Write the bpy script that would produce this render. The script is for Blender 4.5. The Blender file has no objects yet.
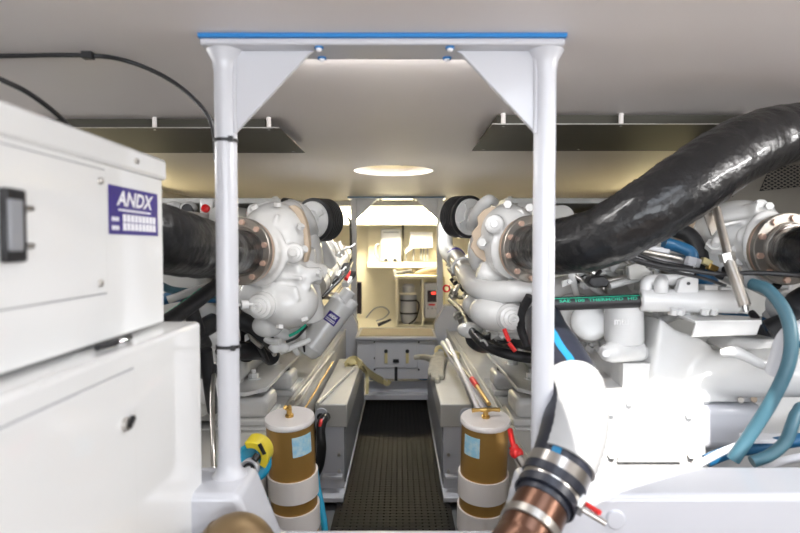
import bpy, bmesh, math, random
from mathutils import Vector, Matrix
random.seed(7)
S = bpy.context.scene
COL = S.collection
# ------------------------------------------------------------------ camera numbers (metres, y = forward, z = up, floor at 0)
F = 560.0; CH = 1.2; PT = math.atan(20.5 / F)
XC = -0.03                                   # centre line of the hull
def ray(px, py):
    u = (px - 400) / F; v = (266.5 - py) / F
    return Vector((u, math.cos(PT) + v * math.sin(PT), -math.sin(PT) + v * math.cos(PT)))
def P(px, py, Y):
    d = ray(px, py); return Vector((0, 0, CH)) + d * (Y / d.y)
def PXp(px, py, x):
    d = ray(px, py); return Vector((0, 0, CH)) + d * (x / d.x)
def PZ(px, py, z):
    d = ray(px, py); return Vector((0, 0, CH)) + d * ((z - CH) / d.z)
V = Vector
# ------------------------------------------------------------------ materials
def nt(name):
    m = bpy.data.materials.new(name); m.use_nodes = True
    n = m.node_tree; b = n.nodes['Principled BSDF']
    return m, n, b
def mat(name, col, rough=.4, metal=0, dirt=0, dcol=None, dscale=6, bump=0, bscale=40, coat=0, emit=None, es=0, spec=None):
    m, n, b = nt(name)
    b.inputs['Base Color'].default_value = (*col, 1)
    b.inputs['Roughness'].default_value = rough
    b.inputs['Metallic'].default_value = metal
    b.inputs['Coat Weight'].default_value = coat
    b.inputs['Coat Roughness'].default_value = .08
    if spec is not None: b.inputs['Specular IOR Level'].default_value = spec
    tc = n.nodes.new('ShaderNodeTexCoord')
    if dirt:
        nz = n.nodes.new('ShaderNodeTexNoise'); nz.inputs['Scale'].default_value = dscale; nz.inputs['Detail'].default_value = 8
        cr = n.nodes.new('ShaderNodeValToRGB'); cr.color_ramp.elements[0].position = .42; cr.color_ramp.elements[1].position = .75
        cr.color_ramp.elements[0].color = (0, 0, 0, 1); cr.color_ramp.elements[1].color = (dirt, dirt, dirt, 1)
        mx = n.nodes.new('ShaderNodeMix'); mx.data_type = 'RGBA'
        mx.inputs[6].default_value = (*col, 1); mx.inputs[7].default_value = (*(dcol or tuple(c * .6 for c in col)), 1)
        n.links.new(tc.outputs['Object'], nz.inputs['Vector']); n.links.new(nz.outputs['Fac'], cr.inputs['Fac'])
        n.links.new(cr.outputs['Color'], mx.inputs[0]); n.links.new(mx.outputs[2], b.inputs['Base Color'])
    if bump:
        nz = n.nodes.new('ShaderNodeTexNoise'); nz.inputs['Scale'].default_value = bscale; nz.inputs['Detail'].default_value = 4
        bp = n.nodes.new('ShaderNodeBump'); bp.inputs['Strength'].default_value = bump; bp.inputs['Distance'].default_value = .01
        n.links.new(tc.outputs['Object'], nz.inputs['Vector']); n.links.new(nz.outputs['Fac'], bp.inputs['Height']); n.links.new(bp.outputs['Normal'], b.inputs['Normal'])
    if emit:
        b.inputs['Emission Color'].default_value = (*emit, 1); b.inputs['Emission Strength'].default_value = es
    return m
M = dict(
    paint=mat('white_engine_paint', (.74, .74, .735), .26, dirt=.25, dcol=(.64, .61, .55), dscale=9, bump=.12, bscale=30, coat=.3),
    shade_paint=mat('white_engine_paint_shaded', (.55, .55, .53), .35, dirt=.4, dcol=(.38, .36, .32), dscale=12, bump=.1, bscale=40),  # engine white darkened to stand for shade among the castings
    gel=mat('white_gelcoat', (.58, .59, .635), .22, dirt=.15, dcol=(.72, .71, .70), dscale=3, coat=.3),
    tube=mat('white_powder_coat', (.57, .575, .61), .3, coat=.2),
    cabinet=mat('white_gloss_sheet_metal', (.86, .865, .86), .06, dirt=.08, dscale=2, coat=.5),
    bedm=mat('beige_white_gelcoat', (.56, .55, .52), .3, dirt=.3, dcol=(.43, .40, .35), dscale=7, coat=.2),
    ceil=mat('ceiling_paint', (.87, .82, .80), .5, dirt=.35, dcol=(.77, .72, .70), dscale=1.6, bump=.03, bscale=3),
    hull=mat('hull_paint', (.27, .245, .21), .5, dirt=.4, dcol=(.38, .34, .28), dscale=3),
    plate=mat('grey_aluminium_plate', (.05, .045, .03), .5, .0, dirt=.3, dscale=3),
    back=mat('cream_bulkhead_paint', (.82, .76, .60), .45, dirt=.15, dscale=3),
    cream=mat('cream_plastic', (.84, .82, .74), .4),
    black=mat('black_rubber', (.018, .018, .02), .42, bump=.15, bscale=60),
    wrap=mat('black_vinyl_wrapped_hose', (.014, .014, .015), .30, bump=.75, bscale=26, coat=.25, spec=.35),
    navy=mat('navy_rubber', (.016, .018, .028), .4),
    steel=mat('brushed_steel', (.55, .53, .50), .28, 1, dirt=.3, dcol=(.35, .30, .25), dscale=20),
    dsteel=mat('dull_steel', (.36, .34, .31), .36, .75, dirt=.4, dcol=(.30, .2, .13), dscale=15),
    silver=mat('silvered_paint', (.66, .63, .56), .3, .35, dirt=.5, dcol=(.35, .31, .24), dscale=25, bump=.2),
    chrome=mat('chrome', (.8, .8, .8), .1, 1),
    rust=mat('copper_bolt', (.72, .50, .40), .4, .4, dirt=.3),
    copper=mat('aged_copper_pipe', (.13, .062, .038), .30, .7, dirt=.8, dcol=(.08, .045, .03), dscale=14),
    bronze=mat('dark_bronze', (.22, .15, .075), .45, .6, dirt=.4, dcol=(.18, .11, .05), dscale=10),
    gold=mat('gold_bronze_paint', (.47, .27, .075), .30, .55, dirt=.2, dcol=(.36, .2, .05), dscale=6),
    brass=mat('brass', (.62, .40, .13), .3, 1, dirt=.4, dcol=(.3, .18, .05), dscale=30),
    pinkw=mat('pale_cap_plastic', (.90, .85, .82), .3, coat=.3),
    blue=mat('blue_foam_tape', (.015, .20, .52), .55),
    bluehose=mat('teal_blue_rubber', (.045, .12, .16), .45, dirt=.5, dcol=(.09, .19, .22), dscale=12),
    bluedeep=mat('blue_rubber', (.012, .10, .22), .4),
    lblue=mat('light_blue_label', (.35, .66, .82), .35, dirt=.9, dcol=(.75, .85, .85), dscale=60),
    green=mat('green_print', (.02, .45, .28), .5),
    purple=mat('purple_sticker', (.035, .018, .22), .35),
    white=mat('white_print', (.9, .9, .93), .5),
    red=mat('red_plastic', (.75, .03, .03), .35),
    yellow=mat('yellow_plastic', (.85, .68, .04), .4),
    turq=mat('turquoise_plastic', (.02, .38, .62), .4),
    mat_=mat('black_mat_rubber', (.009, .009, .010), .75, spec=.12),
    pan=mat('grey_subfloor', (.13, .135, .14), .5, dirt=.4, dscale=9),
    flgask=mat('brown_stained_paint', (.50, .40, .30), .5, dirt=.5, dcol=(.3, .2, .13), dscale=14),
    low_bounce_floor=mat('brown_low_bounce_floor', (.20, .13, .08), .6, dirt=.5, dscale=5),  # brown keeps light bounced off the unseen floor low
    sleeve=mat('white_spiral_sleeve', (.34, .34, .34), .6),
    bstripe=mat('blue_hose_stripe', (.01, .16, .32), .5),
    beige=mat('beige_gasket', (.60, .48, .36), .7, dirt=.4, dscale=25),
    ywht=mat('yellowed_nylon', (.66, .57, .30), .7, bump=.4, bscale=120),
    glove=mat('grey_cotton', (.48, .45, .37), .9, dirt=.4, dscale=30, bump=.5, bscale=150),
    brown=mat('brown_grip_pad', (.16, .12, .07), .6, bump=.3, bscale=200),
    display=mat('dark_display_glass', (.05, .04, .05), .15),
    redled=mat('red_led_digits', (.5, .02, .02), .4, emit=(1, .05, .03), es=1.5),
    lamp=mat('lamp_diffuser', (1, .95, .8), .5, emit=(1, .90, .66), es=5),
    grille=mat('dark_expanded_mesh', (.06, .055, .05), .5, .4),
    grey=mat('grey_plastic', (.30, .31, .33), .45),
)
# slight circumferential ribbing for the wrapped hose is modelled in the mesh
# ------------------------------------------------------------------ mesh builder
def basis(axis):
    a = V(axis).normalized(); h = V((0, 0, 1)) if abs(a.z) < .9 else V((1, 0, 0))
    x = h.cross(a).normalized(); y = a.cross(x).normalized()
    return x, y, a
def crom(pts, n):
    out = []; p = [V(q) for q in pts]; p = [p[0] * 2 - p[1]] + p + [p[-1] * 2 - p[-2]]
    for i in range(1, len(p) - 2):
        for k in range(n):
            t = k / n; a, b, c, d = p[i - 1], p[i], p[i + 1], p[i + 2]
            out.append(.5 * ((2 * b) + (c - a) * t + (2 * a - 5 * b + 4 * c - d) * t * t + (3 * b - a - 3 * c + d) * t ** 3))
    out.append(p[-2]); return out
class MB:
    def __init__(s): s.bm = bmesh.new()
    def ring(s, c, x, y, r, seg, ph=0):
        return [s.bm.verts.new(c + x * (r * math.cos(2 * math.pi * (k + ph) / seg)) + y * (r * math.sin(2 * math.pi * (k + ph) / seg))) for k in range(seg)]
    def skin(s, a, b):
        n = len(a)
        for k in range(n): s.bm.faces.new((a[k], a[(k + 1) % n], b[(k + 1) % n], b[k]))
    def lathe(s, prof, origin, axis, seg=28, ph=0):
        x, y, a = basis(axis); o = V(origin); prev = None
        for i, (r, h) in enumerate(prof):
            g = s.ring(o + a * h, x, y, max(r, 1e-5), seg, ph)
            if prev: s.skin(prev, g)
            elif r > 1e-4: s.bm.faces.new(g[::-1])
            prev = g
        if prof[-1][0] > 1e-4: s.bm.faces.new(prev)
        bmesh.ops.remove_doubles(s.bm, verts=s.bm.verts[:], dist=2e-5)
        return s
    def cyl(s, p0, p1, r0, r1=None, seg=24):
        p0, p1 = V(p0), V(p1); d = p1 - p0
        x, y, a = basis(d); g = s.ring(p0, x, y, r0, seg); h = s.ring(p1, x, y, r0 if r1 is None else r1, seg)
        s.skin(g, h); s.bm.faces.new(g[::-1]); s.bm.faces.new(h); return s
    def hexn(s, p, axis, r, h):
        a = V(axis).normalized(); return s.cyl(V(p), V(p) + a * h, r, r, 6)
    def tube(s, pts, r, seg=18, n=8, rib=0, cap=True, wr=False):
        c = crom(pts, n); L = len(c); rr = r if isinstance(r, (list, tuple)) else None
        prev = None; up = None
        for i, q in enumerate(c):
            t = (c[min(i + 1, L - 1)] - c[max(i - 1, 0)]).normalized()
            if up is None: x, y, _ = basis(t)
            else:
                x = (up - t * up.dot(t)).normalized(); y = t.cross(x).normalized()
            up = x
            if rr:
                f = i / (L - 1) * (len(rr) - 1); k = min(int(f), len(rr) - 2); R = rr[k] + (rr[k + 1] - rr[k]) * (f - k)
            else: R = r
            if rib: R += rib * (i % 2) + (rib * 1.2 * math.sin(i * 2.3 + math.sin(i * 1.7) * 2) if wr else 0)
            g = s.ring(q, x, y, R, seg)
            if prev: s.skin(prev, g)
            elif cap: s.bm.faces.new(g[::-1])
            prev = g
        if cap: s.bm.faces.new(prev)
        return s
    def box(s, a, b, rot=None, piv=None):
        a, b = V(a), V(b)
        vs = [s.bm.verts.new((x, y, z)) for x in (a.x, b.x) for y in (a.y, b.y) for z in (a.z, b.z)]
        for f in ((0, 1, 3, 2), (4, 6, 7, 5), (0, 4, 5, 1), (2, 3, 7, 6), (0, 2, 6, 4), (1, 5, 7, 3)): s.bm.faces.new([vs[i] for i in f])
        if rot:
            c = V(piv) if piv is not None else (a + b) / 2
            Rm = rot
            for v in vs: v.co = Rm @ (v.co - c) + c
        return s
    def obox(s, c, x, y, z, sx, sy, sz):
        c, x, y, z = V(c), V(x).normalized(), V(y).normalized(), V(z).normalized()
        vs = [s.bm.verts.new(c + x * (sx / 2 * i) + y * (sy / 2 * j) + z * (sz / 2 * k)) for i in (-1, 1) for j in (-1, 1) for k in (-1, 1)]
        for f in ((0, 1, 3, 2), (4, 6, 7, 5), (0, 4, 5, 1), (2, 3, 7, 6), (0, 2, 6, 4), (1, 5, 7, 3)): s.bm.faces.new([vs[i] for i in f])
        return s
    def ell(s, c, r, rot=None, u=28, v=18):
        m = Matrix.Translation(V(c)) @ (rot.to_4x4() if rot else Matrix.Identity(4)) @ Matrix.Diagonal((*r, 1))
        bmesh.ops.create_uvsphere(s.bm, u_segments=u, v_segments=v, radius=1, matrix=m); return s
    def prism(s, pts, vec):
        a = [s.bm.verts.new(V(p)) for p in pts]; b = [s.bm.verts.new(V(p) + V(vec)) for p in pts]
        s.skin(a, b); s.bm.faces.new(a[::-1]); s.bm.faces.new(b); return s
    def torus(s, c, axis, R, r, seg=40, rs=12):
        x, y, a = basis(axis); c = V(c); rings = []
        for i in range(seg):
            t = 2 * math.pi * i / seg; d = x * math.cos(t) + y * math.sin(t)
            rings.append([s.bm.verts.new(c + d * (R + r * math.cos(2 * math.pi * k / rs)) + a * (r * math.sin(2 * math.pi * k / rs))) for k in range(rs)])
        for i in range(seg): s.skin(rings[i], rings[(i + 1) % seg])
        return s
    def strap(s, c, axis, r, w, t, seg=40):          # open band around an axis
        x, y, a = basis(axis); c = V(c)
        A = s.ring(c - a * w / 2, x, y, r, seg); B = s.ring(c + a * w / 2, x, y, r, seg)
        Cc = s.ring(c + a * w / 2, x, y, r + t, seg); D = s.ring(c - a * w / 2, x, y, r + t, seg)
        s.skin(B, A); s.skin(Cc, B); s.skin(D, Cc); s.skin(A, D); return s
    def build(s, name, m, parent=None, bevel=0, ang=38, remesh=0, smooth=3, seg=2, flat=False):
        bmesh.ops.recalc_face_normals(s.bm, faces=s.bm.faces[:])
        me = bpy.data.meshes.new(name)
        off = W(parent) if parent else V((0, 0, 0))
        if not parent:
            cs = [v.co for v in s.bm.verts]
            off = V(((min(c.x for c in cs) + max(c.x for c in cs)) / 2, (min(c.y for c in cs) + max(c.y for c in cs)) / 2, min(c.z for c in cs)))
        for v in s.bm.verts: v.co -= off
        s.bm.to_mesh(me); s.bm.free()
        o = bpy.data.objects.new(name, me); COL.objects.link(o)
        if parent: o.parent = parent
        else: o.location = off
        me.materials.append(M[m])
        if not flat:
            for p in me.polygons: p.use_smooth = True
            if not remesh: me.set_sharp_from_angle(angle=math.radians(ang))
        if bevel:
            b = o.modifiers.new('bevel', 'BEVEL'); b.width = bevel; b.segments = seg; b.limit_method = 'ANGLE'; b.angle_limit = math.radians(32); b.harden_normals = False
            if not remesh: 
                for p in me.polygons: p.use_smooth = True
        if remesh:
            r = o.modifiers.new('remesh', 'REMESH'); r.mode = 'VOXEL'; r.voxel_size = remesh; r.use_smooth_shade = True
            sm = o.modifiers.new('smooth', 'SMOOTH'); sm.factor = .5; sm.iterations = smooth
        return o
def W(o):
    l = V(o.location)
    while o.parent: o = o.parent; l += V(o.location)
    return l
def tag(o, label, cat, group=None, kind=None):
    if label: o['label'] = label
    if cat: o['category'] = cat
    if group: o['group'] = group
    if kind: o['kind'] = kind
    return o
def E(name, label, cat, loc, group=None):
    o = bpy.data.objects.new(name, None); COL.objects.link(o); o.location = V(loc); o.empty_display_size = .05
    return tag(o, label, cat, group)
def lab(o, t): o['label'] = t; return o
def struct(o): o['kind'] = 'structure'; return o
def text(body, name, m, parent, origin, xdir, ydir, size, depth=.0006, shear=0, width=None, bold=0):
    cu = bpy.data.curves.new(name, 'FONT'); cu.body = body; cu.size = 1; cu.extrude = 0; cu.offset = bold; cu.align_x = 'LEFT'; cu.shear = shear; cu.resolution_u = 3
    t = bpy.data.objects.new('tmp', cu); COL.objects.link(t)
    dg = bpy.context.evaluated_depsgraph_get(); me = bpy.data.meshes.new_from_object(t.evaluated_get(dg)); me.name = name
    bpy.data.objects.remove(t); 
    xs = [v.co.x for v in me.vertices]; ys = [v.co.y for v in me.vertices]
    if not xs: return
    w, h = max(xs) - min(xs), max(ys) - min(ys); x0, y0 = min(xs), min(ys)
    X = V(xdir).normalized(); Yd = V(ydir).normalized(); Z = X.cross(Yd).normalized()
    sy = size / h; sx = (width / w) if width else sy
    off = W(parent)
    for v in me.vertices:
        a = (v.co.x - x0) * sx; b = (v.co.y - y0) * sy
        v.co = V(origin) + X * a + Yd * b + Z * depth - off
    o = bpy.data.objects.new(name, me); COL.objects.link(o); o.parent = parent
    me.materials.clear(); me.materials.append(M[m]); return o

# ================================================================== SETTING
struct(MB().box((-1.75, .6, -.06), (1.75, 5.8, -.02)).build('floor', 'pan'))
struct(MB().box((-1.75, -2.0, -.06), (1.75, .6, -.02)).build('floor', 'low_bounce_floor'))  # unseen floor behind the viewer, darkened to limit light bounced onto the bulkhead
CZ = 1.588
struct(MB().box((-1.65, -2.0, -.02), (1.65, -1.95, .80)).build('trim_light_block', 'gel'))  # unseen stern sill, added to cut light on the near bulkhead
# ceiling with round opening (aft) and a hatch opening above the viewer
hc = PZ(393.5, 171, CZ); HR = .205
def ceiling():
    b = MB(); bm = b.bm; n = 48; T = CZ + .04
    for z in (CZ, T):
        ringv = [bm.verts.new((hc.x + HR * math.cos(2 * math.pi * k / n), hc.y + HR * math.sin(2 * math.pi * k / n), z)) for k in range(n)]
        q = .5
        sq = []
        for k in range(n):
            a = 2 * math.pi * k / n; c, s_ = math.cos(a), math.sin(a); m_ = max(abs(c), abs(s_))
            sq.append(bm.verts.new((hc.x + q * c / m_, hc.y + q * s_ / m_, z)))
        for k in range(n): bm.faces.new((ringv[k], ringv[(k + 1) % n], sq[(k + 1) % n], sq[k]))
        if z == CZ: r0 = ringv
        else:
            for k in range(n): bm.faces.new((r0[k], r0[(k + 1) % n], ringv[(k + 1) % n], ringv[k]))
    x0, x1, y0, y1 = hc.x - .5, hc.x + .5, hc.y - .5, hc.y + .5
    b.box((-1.75, HY1, CZ), (1.75, y0, T)); b.box((-1.75, y1, CZ), (1.75, 5.8, T))
    b.box((-1.75, y0, CZ), (x0, y1, T)); b.box((x1, y0, CZ), (1.75, y1, T))
    b.box((-1.75, -2.0, CZ), (HX0, HY1, T)); b.box((HX1, -2.0, CZ), (1.75, HY1, T)); b.box((HX0, -2.0, CZ), (HX1, HY0, T))
    b.prism([(HX0 + .03, HY0, CZ), (HX1, HY0, CZ), (HX1, HY0 + .24, CZ)], (0, 0, .04))
    return b
HX0, HX1, HY0, HY1 = .27, .74, .17, .74
struct(ceiling().build('ceiling', 'ceil', flat=True))
# the round opening's recess with a pipe in it
b = MB(); b.lathe([(HR + .006, .001), (HR + .006, .16), (0, .161)], (hc.x, hc.y, CZ), (0, 0, 1), 48)
bm = b.bm
fs = [f for f in bm.faces if all(abs(v.co.z - CZ - .001) < 1e-4 for v in f.verts)]
bmesh.ops.delete(bm, geom=fs, context='FACES')
rec = E('ceiling_recess', 'round cream-lined opening in the ceiling ahead of the far arch', 'recess', (hc.x, hc.y, CZ))
b.build('recess_liner', 'back', rec)
MB().tube([(hc.x - .12, hc.y + .1, CZ + .09), (hc.x - .06, hc.y + .02, CZ + .05), (hc.x + .04, hc.y + .03, CZ + .05), (hc.x + .14, hc.y - .04, CZ + .09)], .008).build('cable', 'grey', rec)
MB().box((hc.x + .04, hc.y - .17, CZ + .05), (hc.x + .05, hc.y + .17, CZ + .11)).build('rib', 'bedm', rec)
struct(MB().box((-1.75, -2.0, -.02), (-1.65, 5.8, CZ)).build('wall_left', 'hull'))
struct(MB().box((1.65, -2.0, -.02), (1.75, 5.8, CZ)).build('wall_right', 'hull'))
struct(MB().box((-1.65, 5.6, -.02), (1.65, 5.7, CZ)).build('wall_back', 'back'))
# ceiling beam above the aft compartment
struct(MB().box((-1.65, 4.85, 1.545), (1.65, 4.93, CZ)).build('trim_1', 'bedm', bevel=.004))

# near transverse bulkhead with its U-shaped cut-out
ZT = .755; ZS = .625
rl0 = P(257, 473, 1.12); rl1 = P(282, 526, 1.12); rr1 = P(498, 525, 1.12); rr0 = P(514, 473, 1.12)
def prof_bulk(y):
    z0 = .0
    return [(-1.65, y, z0), (-1.65, y, ZT), (rl0.x, y, ZT), (rl1.x, y, ZS), (rr1.x, y, ZS), (rr0.x, y, ZT), (1.65, y, ZT), (1.65, y, z0)]
struct(MB().prism(prof_bulk(.985), (0, .135, 0)).build('trim_2', 'gel', bevel=.012, seg=4))
# far bulkhead beside the console
YB = 4.32
def far_half(s):
    q = [(1.65, .0), (1.65, .74), (.46, .74), (.375, .74), (.30, .60), (.30, .0)]
    return [(XC + s * u, YB, z) for u, z in q]
struct(MB().prism(far_half(-1), (0, .10, 0)).build('trim_3', 'gel', bevel=.008))
struct(MB().prism(far_half(1), (0, .10, 0)).build('trim_4', 'gel', bevel=.008))

# ================================================================== WALKWAY MAT
g = MB(); x0, x1, y0, y1 = XC - .262, XC + .262, 1.3, 4.34
pit = .028; bw = .0205
n = int((x1 - x0) / pit)
for i in range(n + 1): g.box((x0 + i * pit, y0, .0), (x0 + i * pit + bw, y1, .012))
n2 = int((y1 - y0) / pit)
for i in range(n2 + 1): g.box((x0, y0 + i * pit, .001), (x0 + n * pit + bw, y0 + i * pit + bw, .0125))
tag(g.build('grating_mat', 'mat_', flat=True), 'black perforated rubber mat covering the central walkway', 'mat')

# ================================================================== ARCHES
def weld_post(px_top, py_top, px_bot, py_bot, Y): return P(px_top, py_top, Y), P(px_bot, py_bot, Y)
YA = 1.075
ar = E('support_arch', 'near white tubular arch with triangular corner plates bolted to ceiling', 'support frame', (XC, YA, ZT + .001))
xl, xr = (227.2 - 400) / F * YA, (543.6 - 400) / F * YA
pl, pr = P(200, 40, YA - .035).x, P(565, 40, YA - .035).x
zp = CZ - .008
MB().box((pl, YA - .038, zp - .012), (pr, YA + .042, zp)).build('top_plate', 'tube', ar, bevel=.003)
lab(MB().box((pl - .002, YA - .042, zp), (pr + .002, YA + .044, CZ - .0005)).build('foam_strip', 'blue', ar), 'bright blue foam strip between plate and ceiling')
for x, s in ((xl, 1), (xr, -1)):
    b = MB(); b.lathe([(.033, 0), (.028, .006), (.0225, .016), (.0208, .03), (.0208, zp - .012 - ZT - .04), (.0235, zp - .012 - ZT - .02), (.034, zp - .012 - ZT)], (x, YA, ZT), (0, 0, 1), 32)
    pst = b.build('post', 'tube', ar)
    b = MB(); z1 = zp - .012
    b.prism([(x + s * .018, YA - .006, z1), (x + s * .170, YA - .006, z1), (x + s * .160, YA - .006, z1 - .006), (x + s * .018, YA - .006, z1 - .155)], (0, .012, 0))
    b.build('gusset_plate', 'tube', ar, bevel=.002)
    MB().tube([(x + s * .02, YA - .008, z1 - .155), (x + s * .02, YA - .008, z1 - .08), (x + s * .021, YA - .008, z1 - .004)], .004, 8).build('weld_bead', 'tube', ar)
for px in (141, 346):
    q = P(227.5 if px == 141 else 229.5, px, YA)
    zt = E('cable_tie', 'black cable tie around the left near post, ' + ('high beside the ceiling panel' if px == 141 else 'lower one at mid height'), 'cable tie', (xl, YA, q.z))
    MB().strap((xl, YA, q.z), (0, 0, 1), .0212, .006, .002).build('strap', 'black', zt)
    MB().box((xl + .012, YA - .027, q.z - .005), (xl + .020, YA - .019, q.z + .005)).build('lock', 'black', zt)
for i, (px, py) in enumerate(((319, 47), (322, 57.5), (450, 47), (447, 57.5))):
    q = PZ(px, py, zp - .012)
    c = MB().lathe([(.0085, 0), (.0085, -.003), (.004, -.003)], (q.x, q.y, zp - .0125), (0, 0, 1), 20).build('washer', 'blue', ar)
    c['label'] = 'blue washer'
    MB().lathe([(.0055, -.003), (.0055, -.006), (.003, -.008), (0, -.008)], (q.x, q.y, zp - .0125), (0, 0, 1), 16).build('screw', 'white', ar)
# far arch (square section)
YF = 4.4
fa = E('support_arch', 'far white arch with dark blue top strip, framing the lit aft compartment', 'support frame', (XC, YF, .0))
xa, xb = P(353.2, 240, YF).x, P(440.3, 240, YF).x
h = .023
for x, s in ((xa, 1), (xb, -1)):
    MB().box((x - h, YF - h + .06, .0), (x + h, YF + h + .06, CZ - .016)).build('post', 'tube', fa, bevel=.003)
    z1 = CZ - .018
    MB().prism([(x + s * .02, YF + .054, z1), (x + s * .20, YF + .054, z1), (x + s * .175, YF + .054, z1 - .012), (x + s * .02, YF + .054, z1 - .165)], (0, .012, 0)).build('gusset_plate', 'tube', fa)
MB().box((xa - .04, YF + .01, CZ - .018), (xb + .04, YF + .11, CZ - .010)).build('top_plate', 'tube', fa)
lab(MB().box((xa - .045, YF + .005, CZ - .010), (xb + .045, YF + .115, CZ - .001)).build('foam_strip', 'bluedeep', fa), 'dark blue foam strip')
for px in (379, 415.5):
    q = PZ(px, 195, CZ - .018); MB().lathe([(.012, 0), (.012, -.012), (.006, -.016)], (q.x, YF + .04, CZ - .018), (0, 0, 1), 12).build('bolt', 'steel', fa)

# ================================================================== CEILING PANELS AND CABLES
for s, pts, lb in ((-1, (60, 304, 283), 'grey sheet panel hung under the ceiling on spacers, left of the near arch'), (1, (472, 750, 0), 'grey sheet panel hung under the ceiling on spacers, right of the near arch')):
    z = 1.553
    A = PZ(284 if s < 0 else 490, 128.2 if s < 0 else 124.6, z)
    C_ = PZ(305 if s < 0 else 472, 153 if s < 0 else 151, z)
    y0, y1 = A.y, C_.y
    xi = C_.x; xo = -1.35 if s < 0 else 1.30
    pn = E('ceiling_panel', lb, 'panel', ((xi + xo) / 2, (y0 + y1) / 2, CZ))
    xa_, xb_ = min(xi, xo), max(xi, xo)
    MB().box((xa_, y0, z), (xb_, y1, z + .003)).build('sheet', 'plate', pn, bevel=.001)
    lab(MB().box((xa_, y0 - .002, z), (xb_, y0, z + .003)).build('edge_trim', 'steel', pn), 'pale bare metal edge')
    for x in (xi + s * .035, xi + s * .38, xi + s * .75):
        for y in (y0 + .012, y1 - .05):
            MB().cyl((x, y, z + .003), (x, y, CZ), .007, seg=14).build('spacer', 'pinkw', pn)
            MB().hexn((x, y, z - .003), (0, 0, 1), .005, .003).build('screw', 'chrome', pn)
    MB().box((xa_ + .02, y0 + .03, z + .003), (xb_ - .05, y1 - .03, CZ - .001)).build('gap_slab', 'plate', pn)  # dark slab filling the gap between sheet and ceiling
cb = E('ceiling_cable', 'black cable clipped to ceiling and curving down to the left near post', 'cable', P(88, 55, 1.17))
ZC_ = CZ - .006
pts = [PZ(-300, 60, ZC_), PZ(-60, 57, ZC_), PZ(0, 56, ZC_), PZ(88, 55.5, ZC_), PZ(130, 62, ZC_), P(170, 80, 1.18), P(200, 105, 1.15), P(213, 128, 1.12), P(216, 160, 1.11)]
MB().tube(pts, .0045, 10).build('sheath', 'black', cb)
q = PZ(88, 55, ZC_); MB().box(q + V((-.011, -.008, -.008)), q + V((.011, .008, .006))).build('clip', 'black', cb, bevel=.002)
tag(MB().tube([P(-40, 60, .92), P(0, 79, .95), P(30, 94, 1.0), P(62, 119, 1.08), P(90, 150, 1.15)], .0045, 10).build('ceiling_cable', 'black'), 'black cable dropping from the ceiling behind the top left cabinet', 'cable')

# ================================================================== CABINETS, NEAR LEFT
xu = -.42
yu1 = 1.0; zt_ = P(165, 160, yu1).z; zb_ = P(163, 322, yu1).z
up = E('electrical_cabinet', 'upper white metal cabinet with blue sticker, black latch and overhanging lid', 'cabinet', (-.68, .62, zb_))
MB().box((-.92, .22, zb_), (xu, yu1 - .005, zt_ - .034)).build('body', 'cabinet', up, bevel=.004)
MB().box((-.926, .215, zt_ - .037), (xu + .006, yu1 + .001, zt_)).build('lid', 'cabinet', up, bevel=.006, seg=3)
MB().box((xu - .001, .236, P(105, 293, 0.797).z - .0015), (xu + .0008, PXp(105, 250, xu).y + .0015, zt_ - .0435)).build('door_gap', 'grey', up)
dr = MB().box((xu - .002, .24, P(105, 293, 0.797).z), (xu + .003, PXp(105, 250, xu).y, zt_ - .045)).build('door', 'cabinet', up, bevel=.0015)
for px, py in ((97.5, 181), (97.5, 283), (132, 161)):
    q = PXp(px, py, xu); MB().lathe([(.005, 0), (.005, .003), (.002, .005)], (xu + (.003 if px < 100 else .006), q.y, q.z), (1, 0, 0), 16).build('screw', 'steel', up)
a = PXp(-6, 190, xu); c = PXp(18, 262, xu)
lt = MB().box((xu + .003, a.y, c.z), (xu + .012, c.y, P(18, 190, c.y).z)).build('latch', 'black', up, bevel=.003)
MB().box((xu + .012, a.y, c.z + .012), (xu + .016, c.y - .012, P(18, 190, c.y).z - .012)).build('latch_handle', 'grey', lt, bevel=.002)
for py in (208, 246):
    q = PXp(22, py, xu); MB().cyl((xu + .006, q.y - .008, q.z), (xu + .006, q.y + .008, q.z), .0035, seg=12).build('hinge_pin', 'steel', up)
# sticker
ys0, ys1 = PXp(108, 200, xu).y, PXp(157, 200, xu).y
zs1, zs0 = PXp(108, 184, xu).z, PXp(108, 234, xu).z
st = MB().box((xu, ys0, zs0), (xu + .0008, ys1, zs1)).build('sticker', 'purple', up); lab(st, 'purple-blue sticker with white lettering')
def stext(body, fy, fz, fw, fh, sh=0, bold=0):
    text(body, 'lettering', 'white', st_parent, V((st_x, ys0 + (ys1 - ys0) * fy, zs0 + (zs1 - zs0) * fz)), (0, 1, 0), (0, 0, 1), (zs1 - zs0) * fh, .0006, sh, (ys1 - ys0) * fw, bold)
st_parent = st; st_x = xu + .0008
stext('ANDX', .13, .60, .76, .32, .25, .03)
b = MB(); sy, sz = ys1 - ys0, zs1 - zs0
def dash(y, z, w, hh): b.box((st_x, ys0 + sy * y, zs0 + sz * z), (st_x + .0008, ys0 + sy * (y + w), zs0 + sz * (z + hh)))
for k in range(16): dash(.17 + k * .042, .49, .028, .045)
for row, zz in ((0, .27), (1, .09)):
    for k in range(3): dash(.05 + k * .045, zz, .03, .09)
    for k in range(9): dash(.25 + k * .078, zz, .058, .16)
b.build('small_print', 'white', st, flat=True)
xw = -.373
yw = 1.045; zw = P(203, 321, yw).z
lo = E('electrical_cabinet', 'lower white glossy floor-standing cabinet beneath the one with sticker', 'cabinet', (-.64, .62, 0))
MB().box((-.93, .20, .0), (xw, yw, zw)).build('body', 'cabinet', lo, bevel=.008, seg=3)
q = PXp(133, 400, xw)
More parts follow.
